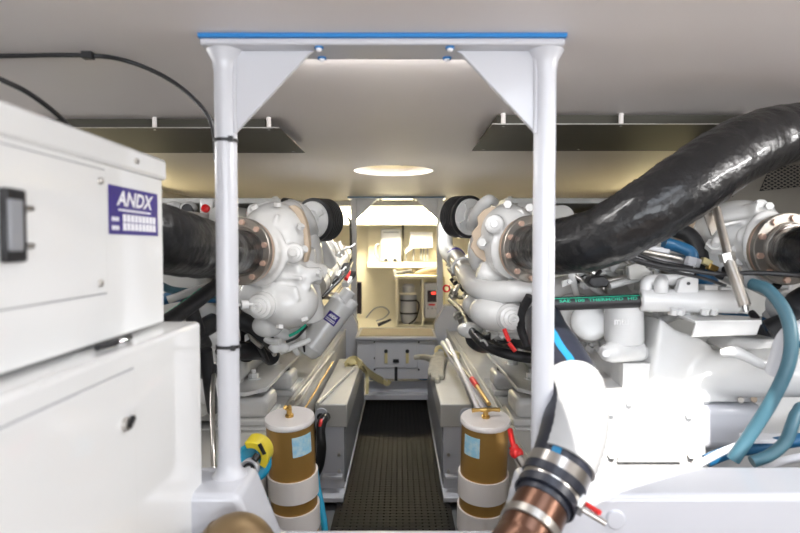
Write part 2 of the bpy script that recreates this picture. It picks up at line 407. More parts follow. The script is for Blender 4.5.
MB().box((xw - .001, .206, .045), (xw + .0008, q.y + .0015, zw - .0285)).build('door_gap', 'grey', lo)
MB().box((xw - .002, .21, .05), (xw + .0035, q.y, zw - .03)).build('door', 'cabinet', lo, bevel=.002)
q = PXp(122, 424, xw)
lk = MB().cyl((xw + .002, q.y, q.z), (xw + .010, q.y, q.z), .009, seg=18).build('lock', 'steel', lo)
MB().obox((xw + .011, q.y + .004, q.z + .002), (1, 0, 0), (0, .8, .6), (0, -.6, .8), .005, .016, .007).build('key_cover', 'black', lk)
for yy in (.30, .93):
    MB().cyl((-.5, yy, zw), (-.5, yy, zb_), .02, seg=16).build('spacer_foot', 'black', lo)
q = PXp(122, 333, xw - .02)
cc = E('cable_gland', 'small black cable fitting squeezed between the two stacked white cabinets', 'cable fitting', (xw - .03, .79, zw))
MB().tube([(xw - .03, .74, zw + .005), (xw - .022, .78, zw + .006), (xw - .03, .83, zw + .005)], .0045, 10).build('cable', 'black', cc)
MB().cyl((xw - .024, .775, zw + .005), (xw - .018, .79, zw + .005), .0052, seg=12).build('ferrule', 'chrome', cc)

# bronze elbow in front of bulkhead, bottom left
el = E('bronze_pipe_elbow', 'dull bronze pipe bend in front of the white bulkhead, bottom left corner', 'pipe', P(228, 600, .86))
MB().tube([P(216, 680, .925), P(217, 600, .925), P(222, 556, .925), P(236, 541, .925), P(251, 553, .925), P(258, 600, .925), P(260, 680, .925)], .046, 28, 10).build('pipe', 'bronze', el)
MB().tube([P(222, 556, .925), P(226, 549, .925), P(231, 543, .925)], .049, 28, 3).build('joint_bead', 'bronze', el)

# ================================================================== STRAINERS
def strainer(px, py, Y, handle_ang, label_side, lb, lean):
    ax = V((lean, .14, -1)).normalized(); top = P(px, py, Y); r = 25.3 / F * Y
    base = top + ax * ((top.z - .0) / -ax.z)
    L = (base - top).length
    t = E('sea_strainer', lb, 'strainer', base, None)
    MB().lathe([(0, -.002), (r * .96, -.002), (r, .003), (r, .012), (r * .97, .015)], top, ax, 48).build('cap', 'pinkw', t)
    MB().lathe([(r * .94, .014), (r * .94, L - .03), (r * .99, L - .02), (r * .99, L)], top, ax, 48).build('body', 'gold', t)
    for d, w in ((.178, .072), (.290, .075)):
        bnd = MB().strap(top + ax * (d + w / 2), ax, r * .945, w, .006, 48).build('bracket_band', 'pinkw', t)
    hb = top - ax * .002
    b = MB(); b.lathe([(.013, 0), (.013, .006), (.008, .008), (.008, .022)], hb, -ax, 20)
    b.build('clamp_nut', 'brass', t)
    d = V((math.cos(handle_ang), math.sin(handle_ang), 0)); c = hb - ax * .024
    hd = MB(); hl_ = .043 if abs(d.x) > .5 else .022
    hd.tube([c - d * hl_ + V((-.012 if hl_ < .03 else 0, 0, .012 if hl_ < .03 else 0)), c - d * hl_ * .45 + V((0, 0, .001)), c, c + d * hl_ * .45 + V((0, 0, .001)), c + d * hl_], [.007, .0055, .009, .0055, .007], 12).build('t_handle', 'brass', t)
    # label wrapped round the barrel
    x, y, a = basis(ax); b = MB(); n = 12
    a0, a1 = label_side; rr = r * .95; cs = []
    for k in range(n + 1):
        an = a0 + (a1 - a0) * k / n; dd = V((math.sin(an), -math.cos(an), 0)); dd = (dd - ax * dd.dot(ax)).normalized()
        cs.append((b.bm.verts.new(top + ax * .035 + dd * rr), b.bm.verts.new(top + ax * .098 + dd * rr), b.bm.verts.new(top + ax * .098 + dd * (rr + .001)), b.bm.verts.new(top + ax * .035 + dd * (rr + .001))))
    for k in range(n):
        p, q_ = cs[k], cs[k + 1]
        for i in range(4): b.bm.faces.new((p[i], p[(i + 1) % 4], q_[(i + 1) % 4], q_[i]))
    b.bm.faces.new(cs[0]); b.bm.faces.new(cs[-1][::-1])
    lab(b.build('label_sticker', 'lblue', t), 'light blue label')
    return t
strainer(289.5, 417, 1.70, math.radians(100), (.25, 1.15), 'left gold barrel strainer with pale cap, beside the blue and yellow pump', .02)
strainer(485.5, 418, 1.70, math.radians(4), (-1.1, -.35), 'right gold barrel strainer with pale cap and brass T-handle seen broadside', -.01)

# ================================================================== GIRDER BOXES, STRINGERS
YN, YE = 2.64, 3.72
def mir(s, u): return XC + s * u
def bx(b, s, u0, u1, ya, yb, za, zb): return b.box((min(mir(s, u0), mir(s, u1)), ya, za), (max(mir(s, u0), mir(s, u1)), yb, zb))
for s, side in ((-1, 'left'), (1, 'right')):
    st_ = E('engine_stringer', 'long white boxed engine bed under the %s engine' % side, 'engine bed', (mir(s, .55), 3.0, 0))
    bx(MB(), s, .385, .74, 1.50, 4.30, 0, .545).build('girder', 'bedm', st_, bevel=.012, seg=3)
    bx(MB(), s, .385, .40, 1.50, 4.30, .545, .56).build('edge_lip', 'bedm', st_, bevel=.004)
    bx(MB(), s, .425, .433, 1.6, 4.2, .545, .552).build('edge_lip', 'bedm', st_)
    gb = E('cable_trunking', 'low beige-topped box along the %s edge of the walkway' % side, 'box', (mir(s, .30), 3.2, 0))
    bx(MB(), s, .222, .375, YN, YE, .335, .447).build('cover', 'bedm', gb, bevel=.006)
    bx(MB(), s, .238, .375, YN + .012, YE - .01, .03, .338).build('body', 'gel', gb, bevel=.004)
    bx(MB(), s, .235, .242, YN + .05, YE + .4, .05, .30).build('shade_strip', 'grey', gb)  # grey strip standing in for shade below the cover
    bx(MB(), s, .232, .38, YN - .09, YE + .55, .0131, .035).build('foot_flange', 'gel', gb, bevel=.003)
    bx(MB(), s, .240, .262, YE - .08, YE - .05, .4465, .450).build('stop_pad', 'brown', gb)
    # round-topped recess in the end face
    b = MB(); xc_ = mir(s, .345 if s < 0 else .345); zc = .40
    pts = [(xc_ - .03, YN - .004, .34)] + [(xc_ + .03 * math.cos(math.pi - math.pi * k / 12), YN - .004, zc + .03 * math.sin(math.pi * k / 12)) for k in range(13)] + [(xc_ + .03, YN - .004, .34)]
    b.prism(pts, (0, .006, 0)).build('grommet_plate', 'gel', gb, bevel=.002)
    MB().cyl((xc_ - .002, YN - .008, .388), (xc_ - .002, YN, .388), .018, seg=24).build('cable_hole', 'black', gb)
    for z in (.12, .20):
        MB().hexn((mir(s, .262), YN + .012, z), (0, -1, 0), .009, .008).build('bolt', 'steel', gb)
    bx(MB(), s, .245, .34, YN - .03, YN + .012, .095, .11).build('bracket_step', 'gel', gb, bevel=.002)
# black hose out of left box
hs = E('drain_hose', 'short black hose hanging from hole in end of left walkway box', 'hose', P(322, 460, 2.5))
MB().tube([P(326, 417, 2.62), P(323, 420, 2.56), P(320.5, 430, 2.52), P(321.5, 448, 2.50), P(319, 466, 2.50), P(313, 478, 2.5)], .022, 20).build('hose', 'wrap', hs)
MB().tube([P(323, 416, 2.60), P(321, 421, 2.53), P(320, 427, 2.51)], .008, 10).build('wire', 'red', hs)
# blue strap hose beside the left strainer
tag(MB().tube([P(315, 470, 1.86), P(318, 490, 1.84), P(322, 510, 1.82), P(325, 535, 1.8), P(326, 580, 1.8)], .011, 12).build('blue_line', 'turq'), 'thin bright blue line hanging down right beside the left gold strainer', 'hose')

# ================================================================== CONSOLE AT THE END OF THE WALKWAY
YC = 4.16
co = E('console_step', 'white console at the end of the walkway with brown grip-padded top step', 'console', (XC, YC + .1, 0))
def B2(px0, py0, px1, py1, Y, d, b=None):      # box whose front face fills a pixel rectangle at distance Y
    a = P(px0, py1, Y); c = P(px1, py0, Y)
    return (b or MB()).box((a.x, Y, a.z), (c.x, Y + d, c.z))
zt2 = P(396, 337, YC - .06).z
B2(357, 340, 435.5, 379, YC, .12).build('front_panel', 'gel', co, bevel=.004)
MB().box((P(355, 338, YC - .06).x, YC - .06, zt2 - .022), (P(437, 338, YC - .06).x, YC + .42, zt2)).build('top_step', 'gel', co, bevel=.006)
MB().box((P(359.5, 334, YC).x, YC - .02, zt2), (P(434, 334, YC).x, YC + .36, zt2 + .003)).build('grip_pad', 'brown', co)
B2(366, 381, 431, 397, YC + .10, .10).build('lower_step', 'gel', co, bevel=.006)
B2(362, 395, 435, 400, YC + .02, .1).build('base_board', 'gel', co, bevel=.003)
sp = B2(375, 341.5, 418, 368, YC - .012, .014).build('switch_panel', 'tube', co, bevel=.003)
for px in (386, 407.3):
    b = MB(); a = P(px, 351, YC - .014); b.cyl(a, a + V((0, -.016, 0)), .014, seg=20).build('valve_knob', 'black', sp)
    B2(px - 1.6, 353, px + 1.6, 363.5, YC - .024, .012).build('yellow_tag', 'ywht', sp, bevel=.003)
B2(393, 359.5, 399, 363, YC - .03, .02).build('rocker_switch', 'black', sp, bevel=.002)
for px, py in ((374.6, 342), (418.8, 342), (374.6, 358), (418.8, 358), (374.6, 369.5), (418.8, 369.5)):
    a = P(px, py, YC); MB().cyl(a, a + V((0, -.008, 0)), .007, seg=10).build('screw', 'black', co)
tag(MB().tube([P(364, 372, 4.24), P(370, 377, 4.2), P(380, 376, 4.2), P(391, 370, 4.24)], .019, 14).build('blue_hose', 'bluedeep'), 'blue hose under left end of the walkway console', 'hose')
tag(MB().tube([P(406, 368, 4.24), P(413, 374, 4.2), P(423, 378, 4.2), P(432, 376, 4.24)], .019, 14).build('blue_hose', 'bluedeep'), 'blue hose under right end of the walkway console', 'hose')
tag(B2(394.5, 367, 397.5, 381, YC - .02, .04).build('black_valve_stem', 'black', bevel=.004), 'black upright fitting between the two blue hoses below the console', 'fitting')

# ================================================================== AFT COMPARTMENT
YR = 5.56
lf = E('strip_light', 'wide glowing strip light across the top of the aft compartment', 'light', P(398, 216, 5.3))
B2(340, 208.5, 455, 223.5, 5.30, .06).build('diffuser', 'lamp', lf, bevel=.01)
B2(338, 207, 457, 225, 5.36, .245).build('housing', 'cream', lf)
bd = tag(B2(368, 224, 438, 267, YR, .042).build('backing_board', 'back', bevel=.003), 'shallow cream board on the aft wall behind the white devices', 'board')
sh = tag(B2(367, 262.5, 441, 268, YR - .14, .14).build('wall_shelf', 'back', bevel=.004), 'narrow cream shelf under the two white devices on aft wall', 'shelf')
cg = E('battery_charger', 'rounded white charger with black knobs on aft shelf, left of the angular unit', 'charger', P(391, 262, YR - .1))
B2(380.5, 228.5, 402, 262.3, YR - .10, .09).build('case', 'tube', cg, bevel=.022, seg=4)
B2(383, 231.5, 399, 233, YR - .106, .01).build('vent_slot', 'grey', cg)
B2(384, 244, 396, 244.8, YR - .104, .01).build('trim_line', 'grey', cg)
for px in (386, 395): B2(px - 1.8, 258.6, px + 1.8, 261.6, YR - .125, .03).build('knob', 'black', cg, bevel=.006)
for px in (387, 391.5, 396): B2(px - 1, 250.5, px + 1, 252.3, YR - .104, .01).build('indicator', 'grey', cg)
tag(MB().tube([P(380, 244, 5.45), P(376, 245.5, 5.42), P(375, 253, 5.42), P(380, 261, 5.45)], .008, 8).build('charger_cable', 'grey'), 'grey cable looping beside the left of rounded charger', 'cable')
iv = E('inverter', 'angular white unit with sloped lower corner, right end of aft shelf', 'inverter', P(421, 262, YR - .1))
a = [P(*p, YR - .12) for p in ((410, 232), (433, 232), (433, 248.5), (413, 248.5), (405, 255), (405, 250), (409.5, 246))]
MB().prism(a, (0, .11, 0)).build('case', 'tube', iv, bevel=.008, seg=3)
B2(411, 239.5, 417, 242, YR - .123, .004).build('badge', 'lblue', iv)
for k, px in enumerate((406.5, 414, 421, 424, 427.5)):
    MB().cyl(P(px, 248, YR - .07), P(px - (1 if k < 2 else 0), 261, YR - .07), .009, seg=12).build('cable', 'grey', iv)
tag(MB().cyl(P(403, 224, 5.45), P(402.5, 262, 5.45), .011, seg=12).build('conduit', 'plate'), 'thin grey vertical conduit between the two white aft devices', 'pipe')
# black pump tube on top of the rack
pm = E('hand_pump', 'black hand pump lying along top of the aft equipment rack', 'pump', P(412, 277, 5.35))
MB().tube([P(396, 274, 5.34), P(406, 272, 5.34), P(412, 271, 5.34)], [.02, .02, .024], 14).build('barrel', 'black', pm)
MB().tube([P(415, 274, 5.36), P(425, 272, 5.36), P(437, 270, 5.36)], [.018, .035, .05], 14).build('bag', 'brown', pm)
B2(393.5, 270, 396.5, 279.5, 5.32, .04).build('handle', 'grey', pm, bevel=.004)
rk = E('equipment_rack', 'cream shelving rack at the right of aft compartment', 'rack', P(418, 330, 5.35))
B2(395.5, 275.5, 443, 279, 5.25, .28).build('top_shelf', 'back', rk, bevel=.004)
for px in (395.8, 421.5): B2(px, 279, px + 2.6, 330, 5.26, .26).build('upright', 'back', rk, bevel=.003)
B2(440, 279, 443, 330, 5.26, .26).build('upright', 'back', rk, bevel=.003)
B2(397, 325, 441, 328, 5.26, .26).build('bottom_shelf', 'back', rk)
B2(399, 293, 416, 295, 5.28, .2).build('middle_shelf', 'back', rk)
wf = E('water_filter', 'white canister with black bands standing in left bay of rack', 'filter', P(408, 325, 5.36))
a = P(408.5, 284, 5.38); c = P(408.5, 324, 5.38); L = a.z - c.z
MB().lathe([(.045, 0), (.07, .03), (.076, .08), (.076, L * .75), (.06, L * .8), (.06, L * .95), (.04, L)], c, (0, 0, 1), 24).build('canister', 'tube', wf)
for f in (.28, .60): MB().strap(c + V((0, 0, L * f)), (0, 0, 1), .077, .016, .004).build('band', 'black', wf)
MB().tube([P(416, 300, 5.3), P(419, 305, 5.3), P(416, 318, 5.3), P(409, 324, 5.28)], .006, 8).build('tube', 'black', wf)
ct = E('control_box', 'cream control box with dark red-digit display in right bay of rack', 'controller', P(431, 320, 5.3))
B2(424.5, 283, 439.5, 318.5, 5.27, .12).build('case', 'tube', ct, bevel=.01)
dp = B2(427.5, 290.5, 436.8, 302, 5.262, .01).build('display', 'display', ct)
B2(431.5, 292, 435.5, 294.5, 5.260, .004).build('digits', 'redled', dp)
B2(428.5, 304, 435, 305.5, 5.266, .006).build('red_legend', 'red', ct)
for px, py in ((428, 308.5), (432, 308.5), (436, 308.5)): B2(px - .8, py - .7, px + .8, py + .7, 5.266, .006).build('button', 'grey', ct)
tag(B2(356.5, 282, 361.5, 314, 5.1, .08).build('black_wall_box', 'display', bevel=.006), 'slim black upright box on left side of the aft compartment', 'box')
yb = E('yellow_bracket', 'yellowed rectangular bracket hanging right of the far arch', 'bracket', P(450, 300, 4.5))
b = MB(); B2(443.5, 277, 445, 309, 4.48, .03, b); B2(453.5, 277, 455, 309, 4.48, .03, b); B2(443.5, 306.5, 455, 309, 4.48, .03, b); b.build('frame', 'ywht', yb)
tag(MB().tube([P(366, 318, 4.7), P(374, 309, 4.7), P(383, 307, 4.7), P(389, 312, 4.7), P(384, 318, 4.7), P(376, 321, 4.7)], .005, 8).build('loose_wire', 'grey'), 'thin wire looping over the cream wall above the console', 'wire')
b = MB().tube([P(378, 325, 4.66), P(384, 322.5, 4.66), P(391, 319.5, 4.66)], [.016, .013, .009], 10)
tag(b.build('hand_tool', 'black'), 'small black tool lying behind the brown-topped console step', 'tool')
tag(MB().tube([P(347, 216, 4.1), P(350, 222, 4.1), P(351, 240, 4.1), P(350.5, 268, 4.1)], .009, 8).build('black_cable', 'black'), 'black cable hanging down beside left post of the far arch', 'cable')

# ================================================================== ENGINES
def bolts(par, pts, axis, r=.010, h=.010, m='paint', name='bolt'):
    for p in pts: MB().hexn(p, axis, r, h).build(name, m, par)
def exhaust(par, c, axis, R=.098):
    c = V(c); ax = V(axis).normalized()
    MB().lathe([(.068, -.07), (.075, -.034), (R * .95, -.032), (R * .97, -.018)], c, ax, 44).build('gasket_ring', 'flgask', par)
    MB().lathe([(R * .99, -.017), (R * .99, -.010)], c, ax, 48).build('gasket', 'rust', par)
    f = MB().lathe([(R, -.010), (R, .004), (R * .98, .006), (R * .74, .006), (R * .72, .010), (R * .66, .012), (R * .64, .024), (R * .60, .024)], c, ax, 56)
    f = f.build('exhaust_flange', 'dsteel', par)
    MB().torus(c + ax * .016, ax, R * .675, .0035).build('clamp_ring', 'steel', f)
    MB().torus(c + ax * .026, ax, R * .64, .004).build('clamp_ring', 'steel', f)
    x, y, a = basis(ax)
    for k in range(10):
        t = 2 * math.pi * (k + .35) / 10
        MB().hexn(c + (x * math.cos(t) + y * math.sin(t)) * (R * .86) + ax * .006, ax, .0088, .007).build('flange_bolt', 'rust', f)
def stepped_cap(par, c, axis, R, m='paint', name='pulley_cap'):
    return MB().lathe([(R * 1.15, -.03), (R * 1.15, 0), (R * 1.0, .006), (R * .97, .018), (R * .72, .020), (R * .70, .030), (R * .45, .032), (R * .42, .044), (R * .2, .045), (R * .17, .038), (0, .038)], c, axis, 36).build(name, m, par)
def air_filter(par, c, axis, R, L):
    ax = V(axis).normalized(); c = V(c)
    prof = [(R * .86, .012), (R, .010)]
    n = 7
    for k in range(n):
        z0 = -L * k / n; prof += [(R * 1.0, z0), (R * 1.0, z0 - L / n * .5), (R * .965, z0 - L / n * .55), (R * .965, z0 - L / n * .95)]
    prof += [(R * .9, -L)]
    MB().lathe(prof, c, ax, 44).build('air_filter', 'black', par)
    d = MB().lathe([(0, .03), (R * .4, .03), (R * .45, .022), (R * .84, .018), (R * .88, .006)], c, ax, 40).build('filter_cover', 'paint', par)
    x, y, a = basis(ax)
    for k in range(4):
        t = math.pi / 2 * k + .5; q = c + (x * math.cos(t) + y * math.sin(t)) * R * .6 + ax * .02
        MB().obox(q, ax, x * math.cos(t) + y * math.sin(t), ax.cross(x * math.cos(t) + y * math.sin(t)), .016, R * .3, .018).build('cover_rib', 'paint', d)

def engine_common(s, side):
    e = E('marine_engine', {-1: 'white V-type marine diesel engine on the left of the walkway', 1: 'white V-type marine diesel engine on the right of the walkway, sunlit front'}[s], 'engine', (mir(s, .85), 2.7, .55))
    # block and crankcase
    b = MB(); bx(b, s, .60, 1.35, 1.95, 3.95, .60, 1.0)
    bx(b, s, .68, 1.25, 1.92, 3.9, .95, 1.32)
    for y in (2.1, 2.5, 2.9, 3.3, 3.7): bx(b, s, .57, 1.38, y, y + .05, .62, .98)
    b.build('engine_block', 'shade_paint', e, remesh=.014, smooth=4)
    # inter-V top cover rails with flat top
    b = MB(); bx(b, s, .45, 1.32, 2.25, 3.9, 1.37, 1.392)
    bx(b, s, .50, .56, 2.25, 3.9, 1.33, 1.375)
    b.build('top_rail', 'shade_paint', e, bevel=.004)
    bolts(e, [(mir(s, .48 + .1 * (k % 2)), 2.3 + .18 * k, 1.392) for k in range(9)], (0, 0, 1), .012, .010, 'shade_paint')
    # charge air pipe along the top
    MB().tube([(mir(s, .62), 2.05, 1.30), (mir(s, .60), 2.6, 1.31), (mir(s, .60), 3.8, 1.31)], .05, 18).build('charge_air_pipe', 'shade_paint', e)
    # inner bank head covers: one per cylinder
    for k in range(5):
        y = 2.42 + .30 * k
        d = V((-s * .55, 0, .83)).normalized(); c = V((mir(s, .415), y, 1.075))
        side_ = V((0, 1, 0)); w = d.cross(side_)
        b = MB(); b.obox(c, side_, d, w, .27, .07, .15)
        hd = b.build('head_cover', 'paint', e, bevel=.022, seg=4)
        b = MB(); b.cyl(c - side_ * .125 - w * s * .02 + d * .012, c + side_ * .125 - w * s * .02 + d * .012, .055, seg=24); b.build('rocker_dome', 'paint', hd, bevel=.012, seg=3)
        for q in (-.1, .1):
            for r_ in (-.06, .06): MB().hexn(c + side_ * q + w * r_ + d * .034, d, .010, .012).build('cover_bolt', 'steel', hd)
    # inner exhaust/coolant manifold with runners
    b = MB(); b.cyl((mir(s, .54), 2.2, .90), (mir(s, .52), 3.9, .90), .055, seg=20)
    for k in range(6): b.tube([(mir(s, .50), 2.3 + .28 * k, .92), (mir(s, .46), 2.33 + .28 * k, .96), (mir(s, .47), 2.36 + .28 * k, 1.03)], .026, 12, 4)
    b.build('manifold', 'shade_paint', e, remesh=.010, smooth=3)
    # fuel rail, injector lines
    MB().cyl((mir(s, .43), 2.2, .985), (mir(s, .40), 3.9, .99), .012, seg=12).build('fuel_rail', 'steel', e)
    for k in range(8):
        y = 2.35 + .2 * k
        MB().tube([(mir(s, .425), y, .99), (mir(s, .375), y + .02, 1.02), (mir(s, .38), y + .05, 1.08), (mir(s, .44), y + .06, 1.12)], .006, 8, 6).build('injector_line', 'steel', e)
    # wiring loom and sensors, wired down inner face
    MB().tube([(mir(s, .40), 2.2, .93), (mir(s, .385), 2.8, .94), (mir(s, .37), 3.3, .90), (mir(s, .38), 3.9, .92)], .011, 10).build('wiring_loom', 'black', e)
    for k in range(6):
        y = 2.4 + .25 * k
        MB().cyl((mir(s, .39), y, .95), (mir(s, .36), y - .01, .99), .013, seg=12).build('sensor_plug', 'black', e)
    # lower oil cooler and pan
    b = MB(); b.cyl((mir(s, .62), 2.1, .74), (mir(s, .62), 3.3, .74), .07, seg=24); bx(b, s, .62, 1.3, 1.98, 3.8, .57, .70)
    b.build('oil_pan', 'shade_paint', e, remesh=.012, smooth=3)
    # mounting foot and resilient mounts
    z0, z1 = .665, .68
    pts = [(.46, 2.04), (.455, 2.72), (.64, 2.75), (.78, 2.5), (.78, 2.0), (.52, 1.97)]
    ft = MB().prism([(mir(s, u), y, z0) for u, y in pts], (0, 0, z1 - z0)).build('mounting_foot', 'paint', e, bevel=.003)
    MB().prism([(mir(s, .70), 2.05, z1), (mir(s, .70), 2.7, z1), (mir(s, .70), 2.7, .95), (mir(s, .70), 2.2, .95)], (s * .02, 0, 0)).build('foot_web', 'paint', ft, bevel=.003)
    for u, y in ((.545, 2.18), (.525, 2.46)):
        b = MB(); b.lathe([(.028, 0), (.028, .005)], (mir(s, u), y, z1), (0, 0, 1), 24); b.build('washer', 'paint', ft)
        MB().hexn((mir(s, u), y, z1 + .005), (0, 0, 1), .021, .018).build('nut', 'paint', ft)
        MB().cyl((mir(s, u), y, z1), (mir(s, u), y, z1 + .038), .011, seg=14).build('stud', 'paint', ft)
    for u, y, w, d_ in ((.535, 2.09, .085, .09), (.485, 2.48, .045, .08)):
        b = MB(); bx(b, s, u - w, u + w, y - d_, y + d_, .575, .648)
        mt = b.build('resilient_mount', 'paint', e, bevel=.022, seg=5)
        b = MB(); bx(b, s, u - w * 1.15, u + w * 1.15, y - d_ * 1.15, y + d_ * 1.15, .553, .577); b.build('mount_flange', 'paint', mt, bevel=.006)
        b = MB(); b.cyl((mir(s, u), y, .645), (mir(s, u), y, .666), w * .5, seg=24); b.build('rubber_core', 'black', mt)
        b = MB(); b.cyl((mir(s, u + w), y - d_, .577), (mir(s, u + w), y - d_, .590), .014, seg=6); b.build('mount_bolt', 'steel', mt)
    bx(MB(), s, .44, .74, 1.96, 2.72, .5455, .553).build('mount_base_plate', 'paint', e, bevel=.002)
    return e

# ---------------- LEFT ENGINE
eL = engine_common(-1, 'left')
b = MB(); YT = 1.80
b.ell(P(276, 236, YT), (.105, .12, .108)); b.ell(P(268, 262, YT - .02), (.09, .10, .09)); b.ell(P(288, 302, YT), (.098, .11, .085))
b.cyl(P(275, 250, YT), P(287, 300, YT), .095, .085); b.cyl(P(252, 252, 1.68), P(275, 245, YT), .078, .09)
b.cyl(P(285, 258, YT), P(319, 274, YT + .02), .034, .026); b.cyl(P(315, 272, YT + .02), P(323, 276, YT + .03), .034, .034)
b.cyl(P(300, 250, YT + .1), P(312, 320, YT + .15), .05, .045)
for px, py, r in ((255, 207, .022), (268, 204, .020), (285, 207, .02), (262, 205, .016)): b.cyl(P(px, py, YT - .02), P(px, py + 8, YT), r, r * 1.3)
b.cyl(P(294, 253, YT - .125), P(291, 253, YT), .030, .036)
b.cyl(P(305, 285, YT - .06), P(300, 285, YT + .1), .02, .03)
b.ell(P(268, 325, YT), (.05, .06, .04)); b.cyl(P(255, 296, YT - .09), P(270, 300, YT), .06, .06)
b.torus(P(281, 262, YT + .0), (1, .1, -.1), .100, .012, 48, 8)
b.torus(P(258, 254, 1.70), (-.33, -1, .03), .088, .012, 48, 8)
b.obox(P(287, 277, YT - .07), (1, 0, -.1), (0, 1, 0), (0, 0, 1), .10, .04, .012)
b.obox(P(276, 225, YT - .09), (.3, 0, 1), (0, 1, 0), (1, 0, 0), .07, .05, .010)
b.prism([P(*p, YT - .10) for p in ((262, 284), (296, 287), (300, 300), (270, 312), (258, 300))], (0, .06, 0))
b.prism([P(*p, YT - .06) for p in ((296, 262), (306, 268), (320, 268), (322, 280), (304, 284), (295, 280))], (0, .07, 0))
th = b.build('turbo_housing', 'paint', eL, remesh=.0055, smooth=2)
MB().lathe([(.020, 0), (.020, .006), (.012, .008), (.011, .014), (0, .014)], P(294, 253, YT - .127), (-.05, -1, 0), 24).build('plug', 'paint', th)
for px, py in ((255, 209), (278, 206), (300, 228), (303, 250), (262, 283), (280, 325), (304, 318), (318, 273)):
    d = (P(px, py, YT) - P(280, 262, YT)); d.y = -.06
    MB().hexn(P(px, py, YT - .085), d, .012, .012).build('bolt', 'paint', th)
b = MB(); b.prism([P(px, py, YT - .045) for px, py in ((288, 206), (295, 205), (301, 210), (306, 222), (308.5, 238), (309, 250), (306, 262), (303, 262), (305, 249), (303, 236), (300, 222), (295, 213))], (0, .05, 0)); b.build('heat_gasket', 'beige', th, bevel=.003)
exhaust(eL, P(241, 251.5, 1.62), (-.33, -1, .03))
stepped_cap(eL, P(261, 306, 1.68), (-.08, -1, 0), .037)
ftg = MB().cyl(P(236, 305, 1.62), P(253, 304, 1.64), .005, seg=10).build('sensor_fitting', 'paint', eL)
MB().cyl(P(241, 305, 1.62), P(248, 304.5, 1.63), .014, seg=14).build('fitting_body', 'paint', ftg)
air_filter(eL, P(314.5, 220, 2.26), (-.52, -1, -.05), .088, .085)
MB().tube([P(290, 203, 2.10), P(295, 206, 2.06), P(302, 213, 2.08), P(307, 222, 2.12), P(311, 231, 2.2)], [.016, .02, .03, .034, .03], 18).build('intake_elbow', 'paint', eL)
MB().cyl(P(284, 203, 2.12), P(291, 204, 2.10), .02, seg=18).build('hose_joint', 'black', eL)
b = MB(); b.ell(P(290, 214, 2.0), (.05, .08, .05)); b.ell(P(325, 245, 2.5), (.04, .1, .05)); b.cyl(P(318, 240, 2.3), P(330, 262, 2.5), .03, .035); b.ell(P(314, 262, 2.2), (.035, .08, .12))
b.build('air_duct', 'paint', eL, remesh=.009, smooth=3)
# canister filter with sticker
p0, p1 = P(309.5, 349, 2.40), P(340.5, 307, 2.46); ax = (p1 - p0).normalized(); L = (p1 - p0).length
fl = MB().lathe([(.035, -.030), (.048, -.018), (.053, 0), (.058, .004), (.058, .012), (.056, .014), (.0575, .03), (.0575, L - .01), (.061, L), (.061, L + .012)], p0, ax, 40).build('oil_filter', 'paint', eL)
b = MB()
for px, py, r in ((337, 303, .034), (348, 307, .030), (345, 297, .030), (338, 312, .02)): b.cyl(P(px, py, 2.46) - ax * .02, P(px, py, 2.46) + ax * .035, r)
b.build('filter_head', 'paint', fl, bevel=.004)
c0 = p0 + ax * (L * .70); fx = ax.cross(V((0, -1, 0))).normalized(); fn = ax.cross(fx).normalized()
if fn.y > 0: fn = -fn
fx = ax.cross(fn); fx = fx if fx.x > 0 else -fx
b = MB(); cs = []
for k in range(9):
    an = -.50 + 1.0 * k / 8 ; d = fn * math.cos(an) + fx * math.sin(an)
    cs.append([b.bm.verts.new(c0 + ax * q + d * r) for q, r in ((-.024, .0577), (.024, .0577), (.024, .0585), (-.024, .0585))])
for k in range(8):
    for i in range(4): b.bm.faces.new((cs[k][i], cs[k][(i + 1) % 4], cs[k + 1][(i + 1) % 4], cs[k + 1][i]))
b.bm.faces.new(cs[0]); b.bm.faces.new(cs[-1])
sk = b.build('sticker', 'purple', fl); lab(sk, 'small purple-blue sticker with white lettering')
text('ANDX', 'lettering', 'white', sk, c0 + fn * .0587 - fx * .020 + ax * .001, fx, ax, .014, .0012, .2, .040, .03)
b = MB()
for r_, w_ in ((-.008, 9), (-.015, 9)):
    for k in range(w_): b.obox(c0 + fn * .0592 + fx * (-.02 + k * .005) + ax * r_, fx, ax, fn, .0036, .004, .0008)
b.build('small_print', 'white', sk)
MB().tube([P(316, 286, 2.45), P(325, 275, 2.7), P(336, 262, 3.0), P(343, 254, 3.3)], [.046, .048, .05, .052], 24).build('coolant_manifold', 'silver', eL)
for px, py, y_ in ((320, 281, 2.56), (330, 269, 2.82), (340, 257, 3.15)):
    MB().strap(P(px, py, y_), (P(343, 254, 3.3) - P(316, 286, 2.45)), .049, .014, .006).build('manifold_band', 'steel', eL)
for px, py, y_, m_ in ((333, 281, 2.7, 'black'), (340, 275, 2.8, 'paint'), (345, 268, 2.9, 'black'), (327, 290, 2.6, 'paint'), (347, 282, 2.8, 'paint'), (351, 276, 3.0, 'black')):
    q = P(px, py, y_); MB().obox(q, (.3, .8, .5), (1, -.2, 0), (0, -.5, .9), .06, .035, .03).build('sensor_block', m_, eL, bevel=.004)
MB().cyl(P(346, 279, 2.75), P(349, 272, 2.8), .010, seg=12).build('red_plug', 'red', eL)
MB().tube([P(322, 298, 2.5), P(335, 285, 2.6), P(347, 272, 2.75), P(352, 262, 3.0)], .008, 10).build('injector_loom', 'black', eL)
for k in range(5): MB().tube([P(318 + k * 5, 246 - k, 2.6 + k * .1), P(322 + k * 5, 252, 2.6 + k * .1), P(321 + k * 5, 262 - k * 2, 2.65 + k * .1)], .016, 12).build('runner', 'silver', eL)
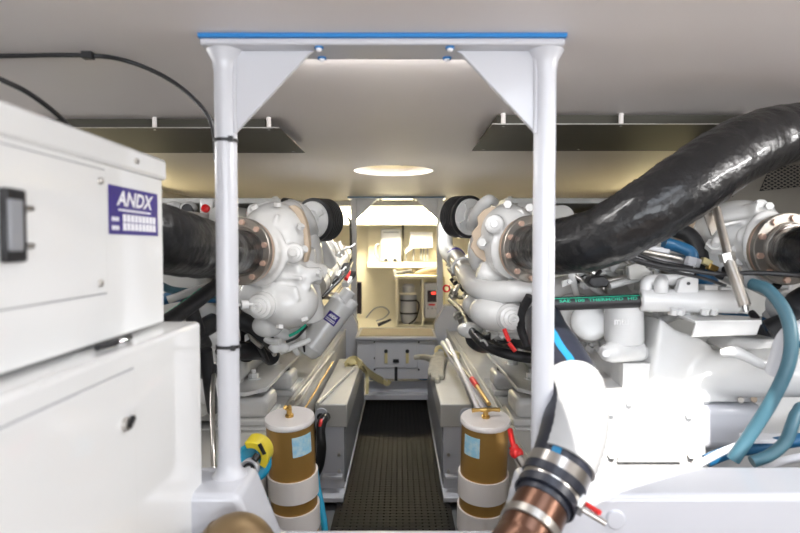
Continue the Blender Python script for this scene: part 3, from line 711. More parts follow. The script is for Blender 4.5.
# drain plug and hoses under the turbo
MB().tube([P(300, 318, 2.0), P(302, 330, 2.02), P(303, 338, 2.04)], .014, 12).build('vent_nozzle', 'paint', eL)
MB().cyl(P(303, 337, 2.04), P(304.5, 352, 2.06), .009, .003, seg=12).build('nozzle_tip', 'black', eL)
MB().tube([P(236, 318, 1.9), P(250, 325, 1.9), P(264, 335, 1.9), P(276, 346, 1.95)], .030, 18).build('coolant_hose', 'black', eL)
MB().tube([P(240, 300, 2.05), P(246, 322, 2.02), P(248, 340, 2.02), P(246, 358, 2.05)], .026, 16).build('coolant_hose', 'black', eL)
MB().tube([P(205, 340, 1.95), P(235, 350, 1.98), P(262, 351, 2.05), P(272, 357, 2.1)], .034, 18).build('coolant_hose', 'black', eL)
MB().tube([P(247, 310, 1.95), P(256, 328, 1.9), P(268, 340, 1.88), P(280, 342, 1.86)], .012, 12).build('oil_line', 'paint', eL)
MB().tube([P(246, 322, 1.9), P(252, 338, 1.88), P(262, 347, 1.86)], .008, 12).build('oil_line', 'steel', eL)
b = MB()
for k, (px, py, r) in enumerate(((281, 334, .03), (290, 338, .026), (274, 345, .024), (283, 348, .022), (296, 330, .02), (270, 323, .03))): b.ell(P(px, py, 1.92), (r, r * 1.3, r * .8))
b.cyl(P(272, 352, 1.9), P(300, 326, 1.95), .014, .014); b.cyl(P(280, 352, 1.93), P(310, 340, 2.0), .012, .012)
b.build('pump_casting', 'paint', eL, remesh=.007, smooth=2)
MB().tube([P(289, 336, 1.85), P(297, 332, 1.86), P(306, 325, 1.88)], .005, 8).build('green_wire', 'green', eL)
MB().tube([P(286, 342, 1.85), P(297, 337, 1.86), P(307, 326, 1.88)], .005, 8).build('wire', 'black', eL)
# upper accessories behind the post: small tanks and red cap
b = MB(); B2(199, 198, 212, 215, 2.1, .1, b); b.build('header_tank', 'paint', eL, bevel=.01)
MB().lathe([(.015, 0), (.015, .012), (.011, .016), (.009, .005), (0, .005)], P(206.5, 209, 2.06), (-.3, -1, .3), 24).build('red_cap', 'red', eL)
for px, m in ((174, 'paint'), (189, 'paint')):
    MB().ell(P(px, 208, 2.2), (.032, .04, .026)).build('valve_dome', m, eL)
MB().cyl(P(187, 209, 2.12), P(189, 212, 2.2), .02, seg=20).build('black_plug', 'black', eL)
b = MB(); bx(b, -1, .62, 1.35, 1.85, 1.99, .62, 1.20); b.build('gear_case', 'shade_paint', eL, bevel=.03, seg=4)
MB().tube([P(168, 300, 1.6), P(190, 292, 1.62), P(214, 285, 1.7)], .012, 10).build('coolant_line', 'paint', eL)
b = MB()
for px, py, r in ((206, 318, .05), (212, 335, .04), (198, 360, .06), (208, 390, .05)): b.ell(P(px, py, 1.85), (r, r, r))
b.cyl(P(190, 310, 1.8), P(222, 345, 1.85), .025); b.build('water_pump', 'paint', eL, remesh=.009, smooth=3)

# ---------------- RIGHT ENGINE
eR = engine_common(1, 'right')
b = MB()
b.ell(P(508, 232, YT), (.092, .11, .088)); b.ell(P(514, 252, YT - .03), (.092, .10, .092)); b.cyl(P(527, 250, 1.66), P(512, 245, YT), .080, .092)
b.torus(P(518, 250, 1.72), (.36, -1, 0), .084, .012, 48, 8); b.obox(P(505, 262, YT - .09), (1, 0, .4), (0, 1, 0), (0, 0, 1), .08, .04, .012)
b.ell(P(478, 252, YT + .12), (.035, .08, .07))
b.cyl(P(508, 204, YT), P(508, 214, YT), .024, .034); b.cyl(P(531, 208, YT), P(529, 214, YT), .024, .03)
b.cyl(P(494, 224, YT - .13), P(497, 226, YT), .028, .036); b.cyl(P(483, 243, YT - .04), P(487, 243, YT), .022, .026)
b.cyl(P(478, 270, YT), P(520, 285, YT), .03, .05)
th = b.build('turbo_housing', 'paint', eR, remesh=.0055, smooth=2)
MB().lathe([(.020, 0), (.020, .006), (.012, .008), (.011, .014), (0, .014)], P(494, 224, YT - .132), (-.1, -1, 0), 24).build('plug', 'paint', th)
for px, py in ((483, 243), (508, 205), (530, 208), (500, 268), (512, 278), (520, 214)):
    MB().hexn(P(px, py, YT - .06), (-.3, -1, .1), .013, .014).build('bolt', 'paint', th)
b = MB(); pl_ = [(492, 206), (483, 210), (477, 217), (478, 225), (471, 233), (473, 240), (470, 247), (476, 256), (484, 262), (492, 268), (496, 262), (489, 254), (481, 249), (479, 241), (483, 232), (486, 222), (492, 214), (498, 208)]
b.prism([P(px, py, YT - .02) for px, py in pl_], (.01, .05, 0)); b.build('heat_gasket', 'beige', th, bevel=.004)
exhaust(eR, P(532.5, 249, 1.62), (.36, -1, .0))
air_filter(eR, P(468.5, 217, 2.26), (.56, -1, -.05), .086, .085)
MB().tube([P(495, 202, 2.10), P(489, 200, 2.06), P(483, 206, 2.08), P(478, 215, 2.12), P(473, 226, 2.2)], [.016, .02, .026, .032, .028], 18).build('intake_elbow', 'paint', eR)
MB().torus(P(487, 201, 2.08), (1, -.2, .3), .017, .004, 24, 8).build('clamp', 'dsteel', eR)
# big white pipe with chrome sleeve
MB().tube([P(446, 225, 2.75), P(446, 248, 2.6), P(455, 260, 2.35)], .034, 20).build('air_duct', 'shade_paint', eR)
MB().tube([P(453, 254, 2.45), P(459, 262, 2.3), P(467, 276, 2.05)], .036, 24).build('chrome_sleeve', 'steel', eR)
MB().tube([P(465, 273, 2.08), P(474, 286, 1.85), P(488, 291, 1.74), P(508, 291.5, 1.68), P(526, 290, 1.66), P(545, 291, 1.66)], .034, 24).build('coolant_pipe', 'paint', eR)
MB().strap(P(455.5, 257, 2.40), (.3, -1, -.5), .0365, .020, .004).build('hose_clamp', 'purple', eR)
MB().torus(P(462, 267, 2.2), (.3, -1, -.5), .040, .005).build('pipe_collar', 'paint', eR)
stepped_cap(eR, P(510.5, 317.5, 1.66), (.03, -1, 0), .036)
b = MB(); b.ell(P(496, 312, YT - .04), (.085, .10, .06)); b.ell(P(480, 305, YT + .1), (.06, .1, .05)); b.cyl(P(511, 317, 1.69), P(508, 316, YT), .05, .06)
b.ell(P(520, 330, 1.75), (.05, .06, .03)); b.cyl(P(500, 338, 1.75), P(512, 326, 1.75), .012); b.ell(P(470, 330, 2.1), (.05, .06, .03)); b.ell(P(540, 305, 1.8), (.06, .08, .05))
b.cyl(P(480, 262, YT + .1), P(510, 275, YT), .03, .04)
b.build('pump_casting', 'paint', eR, remesh=.0075, smooth=3)
b = MB(); b.ell(P(524, 330, 1.7), (.03, .03, .022)); b.build('valve', 'paint', eR)
MB().tube([P(475, 333, 2.0), P(484, 338, 1.98), P(495, 335, 1.96)], .012, 12).build('dark_cover', 'black', eR)
MB().tube([P(450, 300, 2.9), P(462, 312, 2.4), P(470, 328, 2.1), P(480, 341, 1.95), P(500, 352, 1.85), P(530, 358, 1.8), P(560, 360, 1.7)], [.013, .013, .015, .016, .017, .018, .018], 14).build('coolant_hose', 'black', eR)
MB().tube([P(472, 328, 2.4), P(473, 340, 2.35), P(484, 346, 2.3), P(505, 342, 2.1), P(545, 338, 1.9)], [.028, .030, .030, .030, .028], 16).build('coolant_hose', 'black', eR)
MB().tube([P(492, 334, 2.1), P(503, 337, 1.95), P(520, 343, 1.8), P(560, 352, 1.65)], .018, 14).build('coolant_hose', 'black', eR)
for a_, c_ in (((504, 329), (509, 341)), ((509, 343), (515, 351))):
    MB().cyl(P(*a_, 1.62), P(*c_, 1.62), .0065, seg=10).build('battery_lead', 'red', eR)
MB().tube([P(530, 296, 1.6), P(523, 310, 1.62), P(521, 328, 1.64), P(527, 345, 1.65)], .013, 12).build('wiring_loom', 'black', eR)
# red ring (key ring like) near far end
MB().torus(P(446.5, 288.5, 2.5), (.1, -1, 0), .014, .004, 24, 8).build('red_ring', 'red', eR)

# ======== front of the right engine, seen beside the near post
G = 1.45
b = MB()   # rounded covers left of the canister
b.ell(P(575, 315, 1.62), (.07, .06, .065)); b.ell(P(592, 322, 1.58), (.055, .05, .05)); b.cyl(P(590, 322, 1.50), P(590, 322, 1.6), .05, .06); b.ell(P(568, 292, 1.7), (.08, .05, .05)); b.ell(P(585, 300, 1.7), (.07, .06, .06))
b.cyl(P(560, 335, 1.6), P(572, 330, 1.6), .02); b.ell(P(605, 275, 1.75), (.04, .05, .02))
b.build('front_cover', 'paint', eR, remesh=.0075, smooth=3)
b = MB(); b.lathe([(.034, 0), (.046, .006), (.049, .014), (.0485, .10), (.051, .105), (.051, .125), (.03, .13)], P(624, 345, 1.45) + V((0, 0, .0)), (-.02, 0, 1), 40)
cn = b.build('fuel_filter', 'paint', eR)
text('mtu', 'embossed_mark', 'paint', cn, P(614, 325, 1.394), (1, 0, 0), (0, 0, 1), .017, .002, 0, .036, .02)
b = MB(); b.cyl(P(609, 352, 1.42), P(640, 350, 1.45), .028, .03); b.cyl(P(603, 354, 1.41), P(611, 352, 1.42), .02, .022); b.ell(P(626, 348, 1.45), (.05, .045, .022)); b.cyl(P(640, 352, 1.45), P(660, 356, 1.5), .02, .02)
b.build('filter_base', 'paint', cn, remesh=.006, smooth=2)
MB().cyl(P(606, 353.5, 1.385), P(606, 353.5, 1.41), .009, seg=16).build('drain_screw', 'paint', cn)
# heat exchanger
b = MB(); b.cyl(P(640, 300, 1.40), P(738, 302, 1.36), .0285, seg=32)
for px in (650, 735): b.cyl(P(px - 2, 300, 1.40), P(px + 2, 300, 1.40), .031, seg=32)
hx = b.build('heat_exchanger', 'paint', eR, bevel=.004)
for px in (674, 680, 704, 713):
    q = P(px, 314, 1.355); MB().hexn(q, (0, -.4, 1), .010, .014).build('bolt', 'paint', hx)
b = MB(); b.tube([P(646, 292, 1.40), P(647, 282, 1.40), P(655, 280, 1.40), P(680, 279, 1.41), P(684, 271, 1.41)], .015, 16); b.tube([P(661, 292, 1.38), P(661, 284, 1.38), P(661, 280, 1.4)], .017, 14)
b.build('bypass_pipe', 'paint', hx)
pg = [P(*p, 1.36) for p in ((677, 293), (681, 279), (686, 277), (697, 277), (699, 279), (699, 293))]
br = MB().prism(pg, (0, .02, 0)).build('lifting_bracket', 'paint', hx, bevel=.003)
MB().cyl(P(688.5, 283.5, 1.357), P(688.5, 283.5, 1.362), .0042, seg=14).build('bracket_hole', 'black', br)
B2(705, 285, 719, 294, 1.37, .04).build('boss', 'paint', hx, bevel=.004)
B2(721, 287, 733, 294, 1.39, .04).build('boss', 'paint', hx, bevel=.004)
# folded support bracket
b = MB(); b.prism([P(673, 312, 1.42), P(762, 317, 1.42), P(762, 322, 1.28), P(695, 321, 1.28)], (0, 0, -.006))
b.prism([P(697, 321, 1.28), P(762, 320, 1.28), P(757, 335, 1.28), P(692, 337, 1.28)], (0, .006, 0))
bk = b.build('folded_bracket', 'paint', eR, bevel=.0015)
for px in (672, 688, 702, 710): MB().hexn(P(px, 315, 1.40), (0, 0, 1), .010, .012).build('bolt', 'paint', bk)
# large casings behind
b = MB()
b.prism([P(*p, 1.40) for p in ((661, 318), (676, 330), (700, 338), (712, 346), (705, 450), (640, 460), (651, 385))], (0, .10, 0))
b.cyl(P(655, 374, 1.50), P(815, 372, 1.30), .062, .058, 36); b.ell(P(672, 372, 1.47), (.06, .05, .055))
b.prism([P(*p, 1.38) for p in ((697, 393), (770, 396), (768, 402), (700, 403))], (0, .12, 0))
b.build('gear_case', 'paint', eR, remesh=.0075, smooth=2)
b = MB(); B2(697, 405, 767, 452, 1.38, .14, b); b.build('oil_sump', 'gel', eR, bevel=.025, seg=4)
b = MB(); b.tube([P(722, 353, 1.3), P(735, 352, 1.28), P(748, 357, 1.27), P(762, 364, 1.27), P(778, 365, 1.27), P(788, 360, 1.28)], [.010, .014, .012, .011, .013, .010], 14, 6); b.build('cable_duct', 'paint', eR)
b = MB(); b.prism([P(*p, 1.36) for p in ((735, 338), (785, 340), (790, 352), (725, 350))], (0, .1, 0)); b.build('top_casting', 'paint', eR, bevel=.01, seg=3)
MB().cyl(P(741, 400, 1.36), P(741, 401, 1.38), .007, seg=10).build('screw', 'dsteel', eR); MB().cyl(P(754, 399, 1.36), P(754, 400, 1.38), .007, seg=10).build('screw', 'beige', eR)
# sloped rocker cover with raised round mark
fc = [P(572, 362, 1.62), P(612, 352, 1.72), P(668, 372, 1.60), P(655, 415, 1.42), P(600, 398, 1.45)]
sc_ = MB().prism(fc, (.02, .05, -.06)).build('sloped_cover', 'paint', eR, bevel=.008, seg=3)
nrm = (fc[1] - fc[0]).cross(fc[4] - fc[0]).normalized()
nrm = -nrm if nrm.z < 0 else nrm
c_ = (fc[0] + fc[1] + fc[2] + fc[3] + fc[4]) / 5 + V((-.05, .03, .03))
def onp(px, py, off=.0): 
    d = ray(px, py); n_ = nrm; t = (fc[0] - V((0, 0, CH))).dot(n_) / d.dot(n_); return V((0, 0, CH)) + d * t + n_ * off
MB().torus(onp(601, 362, .002), nrm, .027, .0025, 32, 6).build('raised_mark', 'paint', sc_)
tx = (onp(606, 360) - onp(597, 363)).normalized()
text('mtu', 'raised_mark', 'paint', sc_, onp(596, 365, .001), tx, nrm.cross(tx), .012, .002, 0, .034, .03)
for px, py in ((585, 366), (622, 364), (640, 385), (612, 385)): MB().hexn(onp(px, py, 0), nrm, .010, .008).build('bolt', 'paint', sc_)
b = MB(); bx(b, 1, .60, 1.3, 1.42, 1.98, .60, .90)
b.prism([P(*p, 1.365) for p in ((604, 398), (650, 395), (703, 402), (706, 470), (596, 475))], (0, .2, .02))
b.prism([P(*p, 1.355) for p in ((622, 420), (680, 418), (682, 462), (618, 462))], (0, .05, 0))
for px, py in ((612, 412), (612, 455), (690, 415), (692, 455), (630, 402), (672, 408)): b.cyl(P(px, py, 1.355), P(px, py, 1.45), .010, seg=6)
b.build('flywheel_housing', 'paint', eR)
b = MB(); bx(b, 1, .62, 1.35, 1.82, 1.98, .80, 1.14); b.build('front_end_casing', 'shade_paint', eR, bevel=.03, seg=3)
b = MB()
for k in range(26):
    px, py = random.uniform(590, 735), random.uniform(262, 284); r = random.uniform(.012, .03)
    b.ell(P(px, py, 1.66 + random.uniform(-.05, .05)), (r * 1.6, r, r))
for a_, c_, r in (((640, 246), (735, 262), .018), ((632, 256), (660, 268), .014), ((600, 268), (650, 262), .012), ((700, 262), (745, 285), .02)): b.cyl(P(*a_, 1.6), P(*c_, 1.6), r)
b.build('upper_castings', 'shade_paint', eR, remesh=.0065, smooth=2)
for a_, c_, r in (((560, 262), (600, 286), .006), ((600, 285), (650, 268), .005), ((620, 258), (668, 274), .005), ((640, 256), (700, 280), .006), ((668, 262), (720, 300), .005)):
    MB().tube([P(*a_, 1.55), P((a_[0] + c_[0]) / 2, (a_[1] + c_[1]) / 2 + 5, 1.53), P(*c_, 1.55)], r, 10).build('oil_line', 'steel', eR)
b = MB(); b.prism([P(*p, 1.49) for p in ((591, 277), (604, 276), (610, 281), (608, 287), (594, 288), (588, 283))], (0, .04, 0)); b.build('black_intake', 'black', eR, bevel=.004)
for a_, c_, r, m_ in (((634, 250), (694, 262), .012, 'steel'), ((632, 257), (692, 272), .014, 'tube'), ((636, 246), (668, 252), .010, 'tube'), ((610, 286), (648, 276), .009, 'paint'), ((606, 281), (640, 274), .006, 'steel')):
    MB().cyl(P(*a_, 1.50), P(*c_, 1.50), r, seg=16).build('rigid_pipe', m_, eR)
MB().tube([P(634, 253, 1.47), P(660, 262, 1.46), P(692, 268, 1.46)], .006, 10).build('black_pipe', 'black', eR)
MB().tube([P(676, 230, 1.6), P(690, 236, 1.58), P(699, 252, 1.56), P(701, 270, 1.54), P(701, 290, 1.5)], .022, 14).build('black_hose', 'black', eR)
for px, py, m_ in ((706, 262, 'ywht'), (712, 268, 'brass'), (718, 275, 'black'), (703, 274, 'bluedeep'), (708, 280, 'bluedeep')):
    MB().obox(P(px, py, 1.50), (1, .2, -.4), (0, 1, 0), (.4, 0, 1), .03, .02, .018).build('sensor_block', m_, eR, bevel=.003)
b = MB(); b.prism([P(*p, 1.47) for p in ((628, 266), (640, 262), (652, 272), (648, 280), (630, 280))], (0, .02, 0)); b.build('small_bracket', 'shade_paint', eR, bevel=.002)
MB().cyl(P(645, 330, 1.55), P(660, 342, 1.5), .013, seg=14).build('threaded_stub', 'shade_paint', eR)
b = MB(); b.cyl(P(700, 275, 1.5), P(712, 286, 1.48), .022); b.build('blue_pump', 'bluedeep', eR)
# second turbo at right
b = MB(); T2 = 1.62
b.ell(P(738, 232, T2), (.115, .12, .092)); b.cyl(P(777, 247, 1.46), P(745, 238, T2), .075, .095); b.torus(P(768, 245, 1.50), (.42, -1, 0), .082, .012, 48, 8); b.obox(P(735, 222, T2 - .09), (1, 0, .2), (0, 1, 0), (0, 0, 1), .12, .05, .010); b.obox(P(748, 224, T2 - .1), (.2, 0, 1), (0, 1, 0), (1, 0, 0), .12, .05, .010); b.ell(P(722, 240, T2 + .05), (.075, .08, .085))
b.cyl(P(760, 205, T2 - .08), P(764, 213, T2), .018, .03); b.cyl(P(748, 236, T2 - .13), P(746, 236, T2), .026, .03); b.cyl(P(718, 207, T2), P(722, 215, T2), .02, .03)
b.cyl(P(700, 255, T2), P(790, 290, 1.5), .028, .045)
th = b.build('turbo_housing', 'paint', eR, remesh=.0055, smooth=2)
for px, py in ((758, 205), (768, 207), (732, 250), (738, 262), (716, 218)): MB().hexn(P(px, py, T2 - .09), (-.2, -1, .2), .011, .012).build('bolt', 'paint', th)
exhaust(eR, P(788, 249, 1.43), (.02, -1, .0), .092)
stepped_cap(eR, P(788, 305, 1.42), (.1, -1, 0), .034)
b = MB(); b.ell(P(690, 232, 1.9), (.05, .06, .05)); b.build('yellowed_duct', 'beige', eR)

# small pipework, wires, unions and brackets packed between the castings
def pipework(par, x0, y0, x1, y1, Y, n, seed, mats=('paint', 'paint', 'steel', 'black', 'black', 'shade_paint'), rmax=.014):
    rnd = random.Random(seed)
    for k in range(n):
        ax_, ay_ = rnd.uniform(x0, x1), rnd.uniform(y0, y1); L = rnd.uniform(7, 17) if x1 - x0 < 45 else rnd.uniform(12, 26); an = rnd.choice((.1, -.5, .7, 1.2, -1.0)) + rnd.uniform(-.3, .3)
        yy = Y + rnd.uniform(-.05, .05); m_ = rnd.choice(mats); r = rnd.uniform(.004, rmax)
        dx, dy = math.cos(an) * L, math.sin(an) * L
        q = [P(ax_, ay_, yy), P(ax_ + dx * .4, ay_ + dy * .4 + rnd.uniform(-4, 4), yy - .02), P(ax_ + dx, ay_ + dy, yy + .03), P(ax_ + dx * 1.2, ay_ + dy * 1.2 + rnd.uniform(-3, 3), yy + .06)]
        MB().tube(q, r, 12, 6).build({'black': 'dark_filler_hose', 'steel': 'oil_line'}.get(m_, 'fuel_line'), m_, par)
        if k % 2 == 0:
            MB().hexn(q[0], q[1] - q[0], r * 1.9 + .003, .016).build('union_nut', 'paint' if m_ != 'steel' else 'steel', par)
        if k % 3 == 0:
            c = P(rnd.uniform(x0, x1), rnd.uniform(y0, y1), yy - .01)
            b = MB(); b.obox(c, (rnd.uniform(.4, 1), .2, rnd.uniform(-.6, .6)), (0, 1, .2), (0, -.2, 1), rnd.uniform(.03, .06), .012, rnd.uniform(.015, .03)); b.cyl(c + V((0, -.006, 0)), c + V((0, -.016, 0)), .007, seg=6)
            b.build('bracket', rnd.choice(('paint', 'shade_paint', 'steel')), par, bevel=.002)
pipework(eL, 240, 312, 285, 335, 1.95, 18, 3)
pipework(eL, 168, 285, 212, 350, 1.9, 12, 5, ('black', 'black', 'shade_paint', 'steel'), .02)
for a_, c_, r_ in (((165, 338), (214, 322), .030), ((170, 352), (212, 372), .026), ((188, 300), (205, 345), .022), ((206, 350), (213, 410), .018)):
    MB().tube([P(*a_, 1.62), P((a_[0] + c_[0]) / 2, (a_[1] + c_[1]) / 2 + 5, 1.66), P(*c_, 1.75)], r_, 16).build('dark_filler_hose', 'black', eL)  # black tubes added to darken the gaps below the left exhaust hose
pipework(eL, 318, 255, 342, 296, 2.75, 10, 8, ('silver', 'steel', 'paint', 'shade_paint'), .009)
pipework(eR, 450, 262, 482, 320, 2.3, 12, 11, ('silver', 'steel', 'paint', 'black', 'paint'), .010)
pipework(eR, 478, 322, 530, 345, 1.85, 9, 12)
pipework(eR, 490, 264, 530, 280, 1.85, 6, 21, ('paint', 'steel', 'shade_paint'), .010)
pipework(eR, 565, 262, 640, 290, 1.58, 12, 13, ('paint', 'shade_paint', 'steel', 'paint', 'black'), .012)
pipework(eR, 640, 248, 735, 285, 1.56, 10, 14, ('paint', 'shade_paint', 'steel', 'black', 'paint'), .014)
pipework(eR, 560, 320, 660, 350, 1.66, 8, 15, ('paint', 'shade_paint', 'black'), .014)
pipework(eR, 750, 290, 800, 340, 1.45, 8, 16, ('paint', 'black', 'black', 'bluedeep'), .016)
# ================================================================== EXHAUST HOSES
def hose_clamps(): pass
hl = tag(MB().tube([P(250, 252, 1.645), P(236, 252, 1.56), P(215, 251, 1.44), P(190, 246, 1.30), P(165, 240, 1.19), P(135, 232, 1.13), P(90, 222, 1.12), P(20, 216, 1.14)], [.060, .062, .070, .0725, .0725, .0725, .0725, .0725], 48, 15, .0009, wr=True).build('exhaust_hose', 'wrap'), 'fat black wrapped exhaust hose running from the left engine behind the cabinet', 'hose')
hr = tag(MB().tube([P(521, 248, 1.645), P(536, 247.5, 1.56), P(560, 246.5, 1.44), P(600, 238, 1.34), P(645, 213, 1.28), P(690, 183, 1.28), P(735, 153, 1.33), P(775, 137, 1.38), P(815, 131, 1.42), P(860, 131, 1.46), V((1.45, 1.6, 1.42)), V((1.57, 1.7, 1.38))], [.058, .062, .0715, .073, .075, .077, .077, .074, .068, .064, .064, .064], 48, 15, .0009, wr=True).build('exhaust_hose', 'wrap'), 'fat black wrapped exhaust hose sweeping up across the right side', 'hose')
tag(MB().tube([P(789, 249, 1.45), P(795, 250, 1.38), P(812, 252, 1.28), P(870, 254, 1.2), V((1.35, 1.25, 1.15)), V((1.57, 1.4, 1.1))], [.054, .056, .062, .064, .064, .064], 36, 8).build('exhaust_hose', 'wrap'), 'stub of black exhaust hose leaving the flange at the right edge', 'hose')

# ================================================================== GREEN-PRINTED HOSE, BLUE HOSES, CABLES, STRUT
gh = E('coolant_hose', 'horizontal black hose with green print and steel clamp, right of the near post', 'hose', P(595, 302, 1.42))
ga, gz = P(546, 304.2, 1.42), P(644, 300.5, 1.40)
gp = [ga.lerp(gz, f) for f in (0, .15, .5, .8, 1)]
MB().tube(gp, .0175, 22).build('hose', 'black', gh)
MB().strap(P(641, 300.5, 1.40), (gp[-1] - gp[-2]), .018, .012, .002).build('hose_clamp', 'steel', gh)
b = MB(); up_ = V((0, -.75, .66)).normalized(); off = up_ * .0176
b.tube([q + V((0, -.0105, .0142)) for q in gp], .0012, 6); b.build('green_stripe', 'green', gh)
text('SAE  100  THERMOID  HD', 'green_lettering', 'green', gh, ga.lerp(gz, .12) + V((0, -.0172, .0042)), (gz - ga), (0, .45, .89), .0080, .0012, 0, .19, .02)
lg = E('coolant_hose', 'black hose with dotted green print above the lower left cabinet', 'hose', P(190, 300, 1.5))
gp = [P(160, 326, 1.40), P(176, 316, 1.46), P(194, 303, 1.52), P(214, 288, 1.6), P(236, 276, 1.7)]
MB().tube(gp, .021, 20).build('hose', 'black', lg)
b = MB(); nn = crom(gp, 12)
for k in range(3, 34):
    if k % 3: b.obox(nn[k] + V((-.012, -.012, .0125)), nn[k + 1] - nn[k], (0, -.5, .8), (1, .2, 0), .008, .003, .008)
b.build('green_print', 'green', lg)
tag(MB().tube([P(160, 300, 1.7), P(180, 296, 1.7), P(205, 297, 1.75), P(240, 299, 1.85)], .018, 14).build('blue_hose', 'bluedeep'), 'upper blue hose under the left exhaust hose', 'hose')
tag(MB().tube([P(158, 284, 1.55), P(172, 290, 1.6), P(190, 292, 1.66), P(215, 296, 1.74)], .011, 14).build('blue_hose', 'bluehose'), 'thin teal hose just above the left green-printed hose', 'hose')
bh = [
 ([P(752, 284, 1.26), P(768, 290, 1.22), P(784, 310, 1.18), P(791, 335, 1.15), P(788, 365, 1.14), P(772, 400, 1.15), P(752, 432, 1.17), P(733, 460, 1.18)], .0135, 'bluehose', 'long teal hose arching down the far right in front of the engine'),
 ([V((1.66, 1.3, .95)), P(900, 395, 1.25), P(812, 405, 1.22), P(798, 412, 1.2), P(792, 425, 1.18), P(785, 442, 1.17), P(770, 455, 1.17), P(752, 462, 1.17)], .0125, 'bluehose', 'short curved blue hose at the right edge, outside the long teal one'),
 ([P(706, 461, 1.30), P(730, 452, 1.30), P(765, 446, 1.28), P(812, 438, 1.25), P(900, 430, 1.25), V((1.66, 1.3, .85))], .015, 'bluedeep', 'blue hose lying low behind the white bulkhead at far right'),
 ([P(664, 243, 1.50), P(676, 246, 1.5), P(690, 252, 1.49), P(693, 262, 1.48)], .016, 'bluedeep', 'short blue elbow hose below the right exhaust hose'),
 ([P(720, 318, 1.50), P(755, 322, 1.48), P(785, 332, 1.42), P(810, 345, 1.4), V((1.3, 1.45, .95))], .018, 'bluedeep', 'blue hose emerging behind the folded bracket at right'),
]
for pts, r, m, l in bh: tag(MB().tube(pts, r, 16).build('coolant_hose', m), l, 'hose')
el2 = E('pipe_fitting', 'white threaded elbow fitting at the end of short blue hose', 'fitting', P(690, 270, 1.46))
MB().hexn(P(694, 258, 1.475), (-.3, 0, -1), .019, .022).build('hex_nut', 'tube', el2)
MB().tube([P(689, 266, 1.47), P(686, 272, 1.46), P(682, 276, 1.45)], .012, 12).build('elbow', 'tube', el2)
tag(MB().tube([V((1.5, 1.5, 1.15)), P(812, 296, 1.35), P(800, 318, 1.3), P(770, 332, 1.32)], .03, 16).build('black_hose', 'black'), 'thick black hose behind the long teal hose at right', 'hose')
tag(MB().tube([P(775, 372, 1.24), P(786, 340, 1.2), P(800, 330, 1.2), P(820, 325, 1.2)], .02, 16).build('white_pipe', 'tube'), 'white pipe passing behind the long teal hose at right edge', 'pipe')
tag(MB().tube([P(630, 258, 1.34), P(660, 266, 1.33), P(690, 270, 1.32), P(720, 274, 1.30), P(760, 273, 1.28), P(820, 277, 1.25), V((1.3, 1.3, 1.1)), V((1.64, 1.35, 1.2))], .006, 10).build('black_cable', 'black'), 'black cable strung across in front of the steel strut', 'cable')
tag(MB().tube([P(636, 262, 1.36), P(670, 271, 1.35), P(706, 279, 1.33), P(726, 286, 1.32)], .004, 10).build('black_cable', 'black'), 'thin black cable sagging below the longer one beside the steel strut', 'cable')
su = E('support_strut', 'telescopic stainless steel strut leaning down beside the right turbo', 'strut', P(745, 306, 1.24))
MB().cyl(P(716, 208, 1.34), P(730, 262, 1.28), .0095, seg=20).build('upper_tube', 'dsteel', su)
MB().cyl(P(727, 256, 1.285), P(745, 306, 1.235), .0125, seg=20).build('lower_tube', 'dsteel', su)
MB().hexn(P(726, 253, 1.285), (.25, -.1, -1), .017, .020).build('lock_nut', 'steel', su)
MB().cyl(P(744.5, 305, 1.235), P(746, 312, 1.23), .008, .006, seg=14).build('eye_end', 'chrome', su)
MB().cyl(P(739, 268, 1.30), P(744, 303, 1.25), .006, seg=12).build('side_tube', 'dsteel', su)
b = MB(); b.prism([P(*p, 1.35) for p in ((702, 214), (709, 212), (718, 210), (714, 204), (706, 206))], (0, .01, 0)); b.prism([P(*p, 1.35) for p in ((704, 214), (712, 212), (718, 228), (712, 236))], (0, .006, 0)); b.build('end_bracket', 'dsteel', su)
tag(MB().tube([P(690, 470, 1.17), P(705, 461, 1.19), P(722, 452, 1.2), P(742, 444, 1.21)], .008, 10).build('white_cable', 'tube'), 'white cable bundle lying behind the bulkhead between blue hoses', 'cable')
tag(MB().tube([P(765, 470, 1.19), P(780, 462, 1.19), P(812, 455, 1.18)], .009, 10).build('white_cable', 'tube'), 'white cable at the right edge below the curved blue hose', 'cable')
tag(B2(752, 440, 815, 444, 1.26, .05).build('white_ledge', 'tube', bevel=.002), 'thin white ledge under the engine at far right', 'ledge')

# ================================================================== AIR GRILLES at upper right
vent = E('air_duct', 'grey duct with expanded-mesh grille behind the right exhaust hose', 'duct', (1.35, 2.2, 1.35))
Yv = 2.15
fr = [(700, 150), (820, 150), (820, 225), (700, 225)]
MB().prism([P(*p, Yv) for p in fr], (0, .05, 0)).build('duct_face', 'hull', vent)
def grill(poly):
    MB().prism([P(*p, Yv - .006) for p in poly], (0, .004, 0)).build('mesh_back', 'black', vent)
    xs = [p[0] for p in poly]; ys = [p[1] for p in poly]
    b = MB(); x0, x1, y0, y1 = min(xs), max(xs), min(ys), max(ys)
    def inside(p):
        c = False; n = len(poly)
        for i in range(n):
            (xa, ya), (xb, yb) = poly[i], poly[(i + 1) % n]
            if (ya > p[1]) != (yb > p[1]) and p[0] < (xb - xa) * (p[1] - ya) / (yb - ya) + xa: c = not c
        return c
    for sg in (-1, 1):
        k = x0 - 60
        while k < x1 + 60:
            seg = [(k + t * .5, (y0 + t * .28) if sg > 0 else (y1 - t * .28)) for t in range(0, 220)]
            run = [q for q in seg if inside(q)]
            if len(run) > 3:
                a_, c_ = P(*run[0], Yv - .009), P(*run[-1], Yv - .009); b.cyl(a_, c_, .0022, seg=5)
            k += 6.4
    b.build('expanded_mesh', 'hull', vent)
grill([(771, 166), (815, 164), (815, 185), (760, 191)])
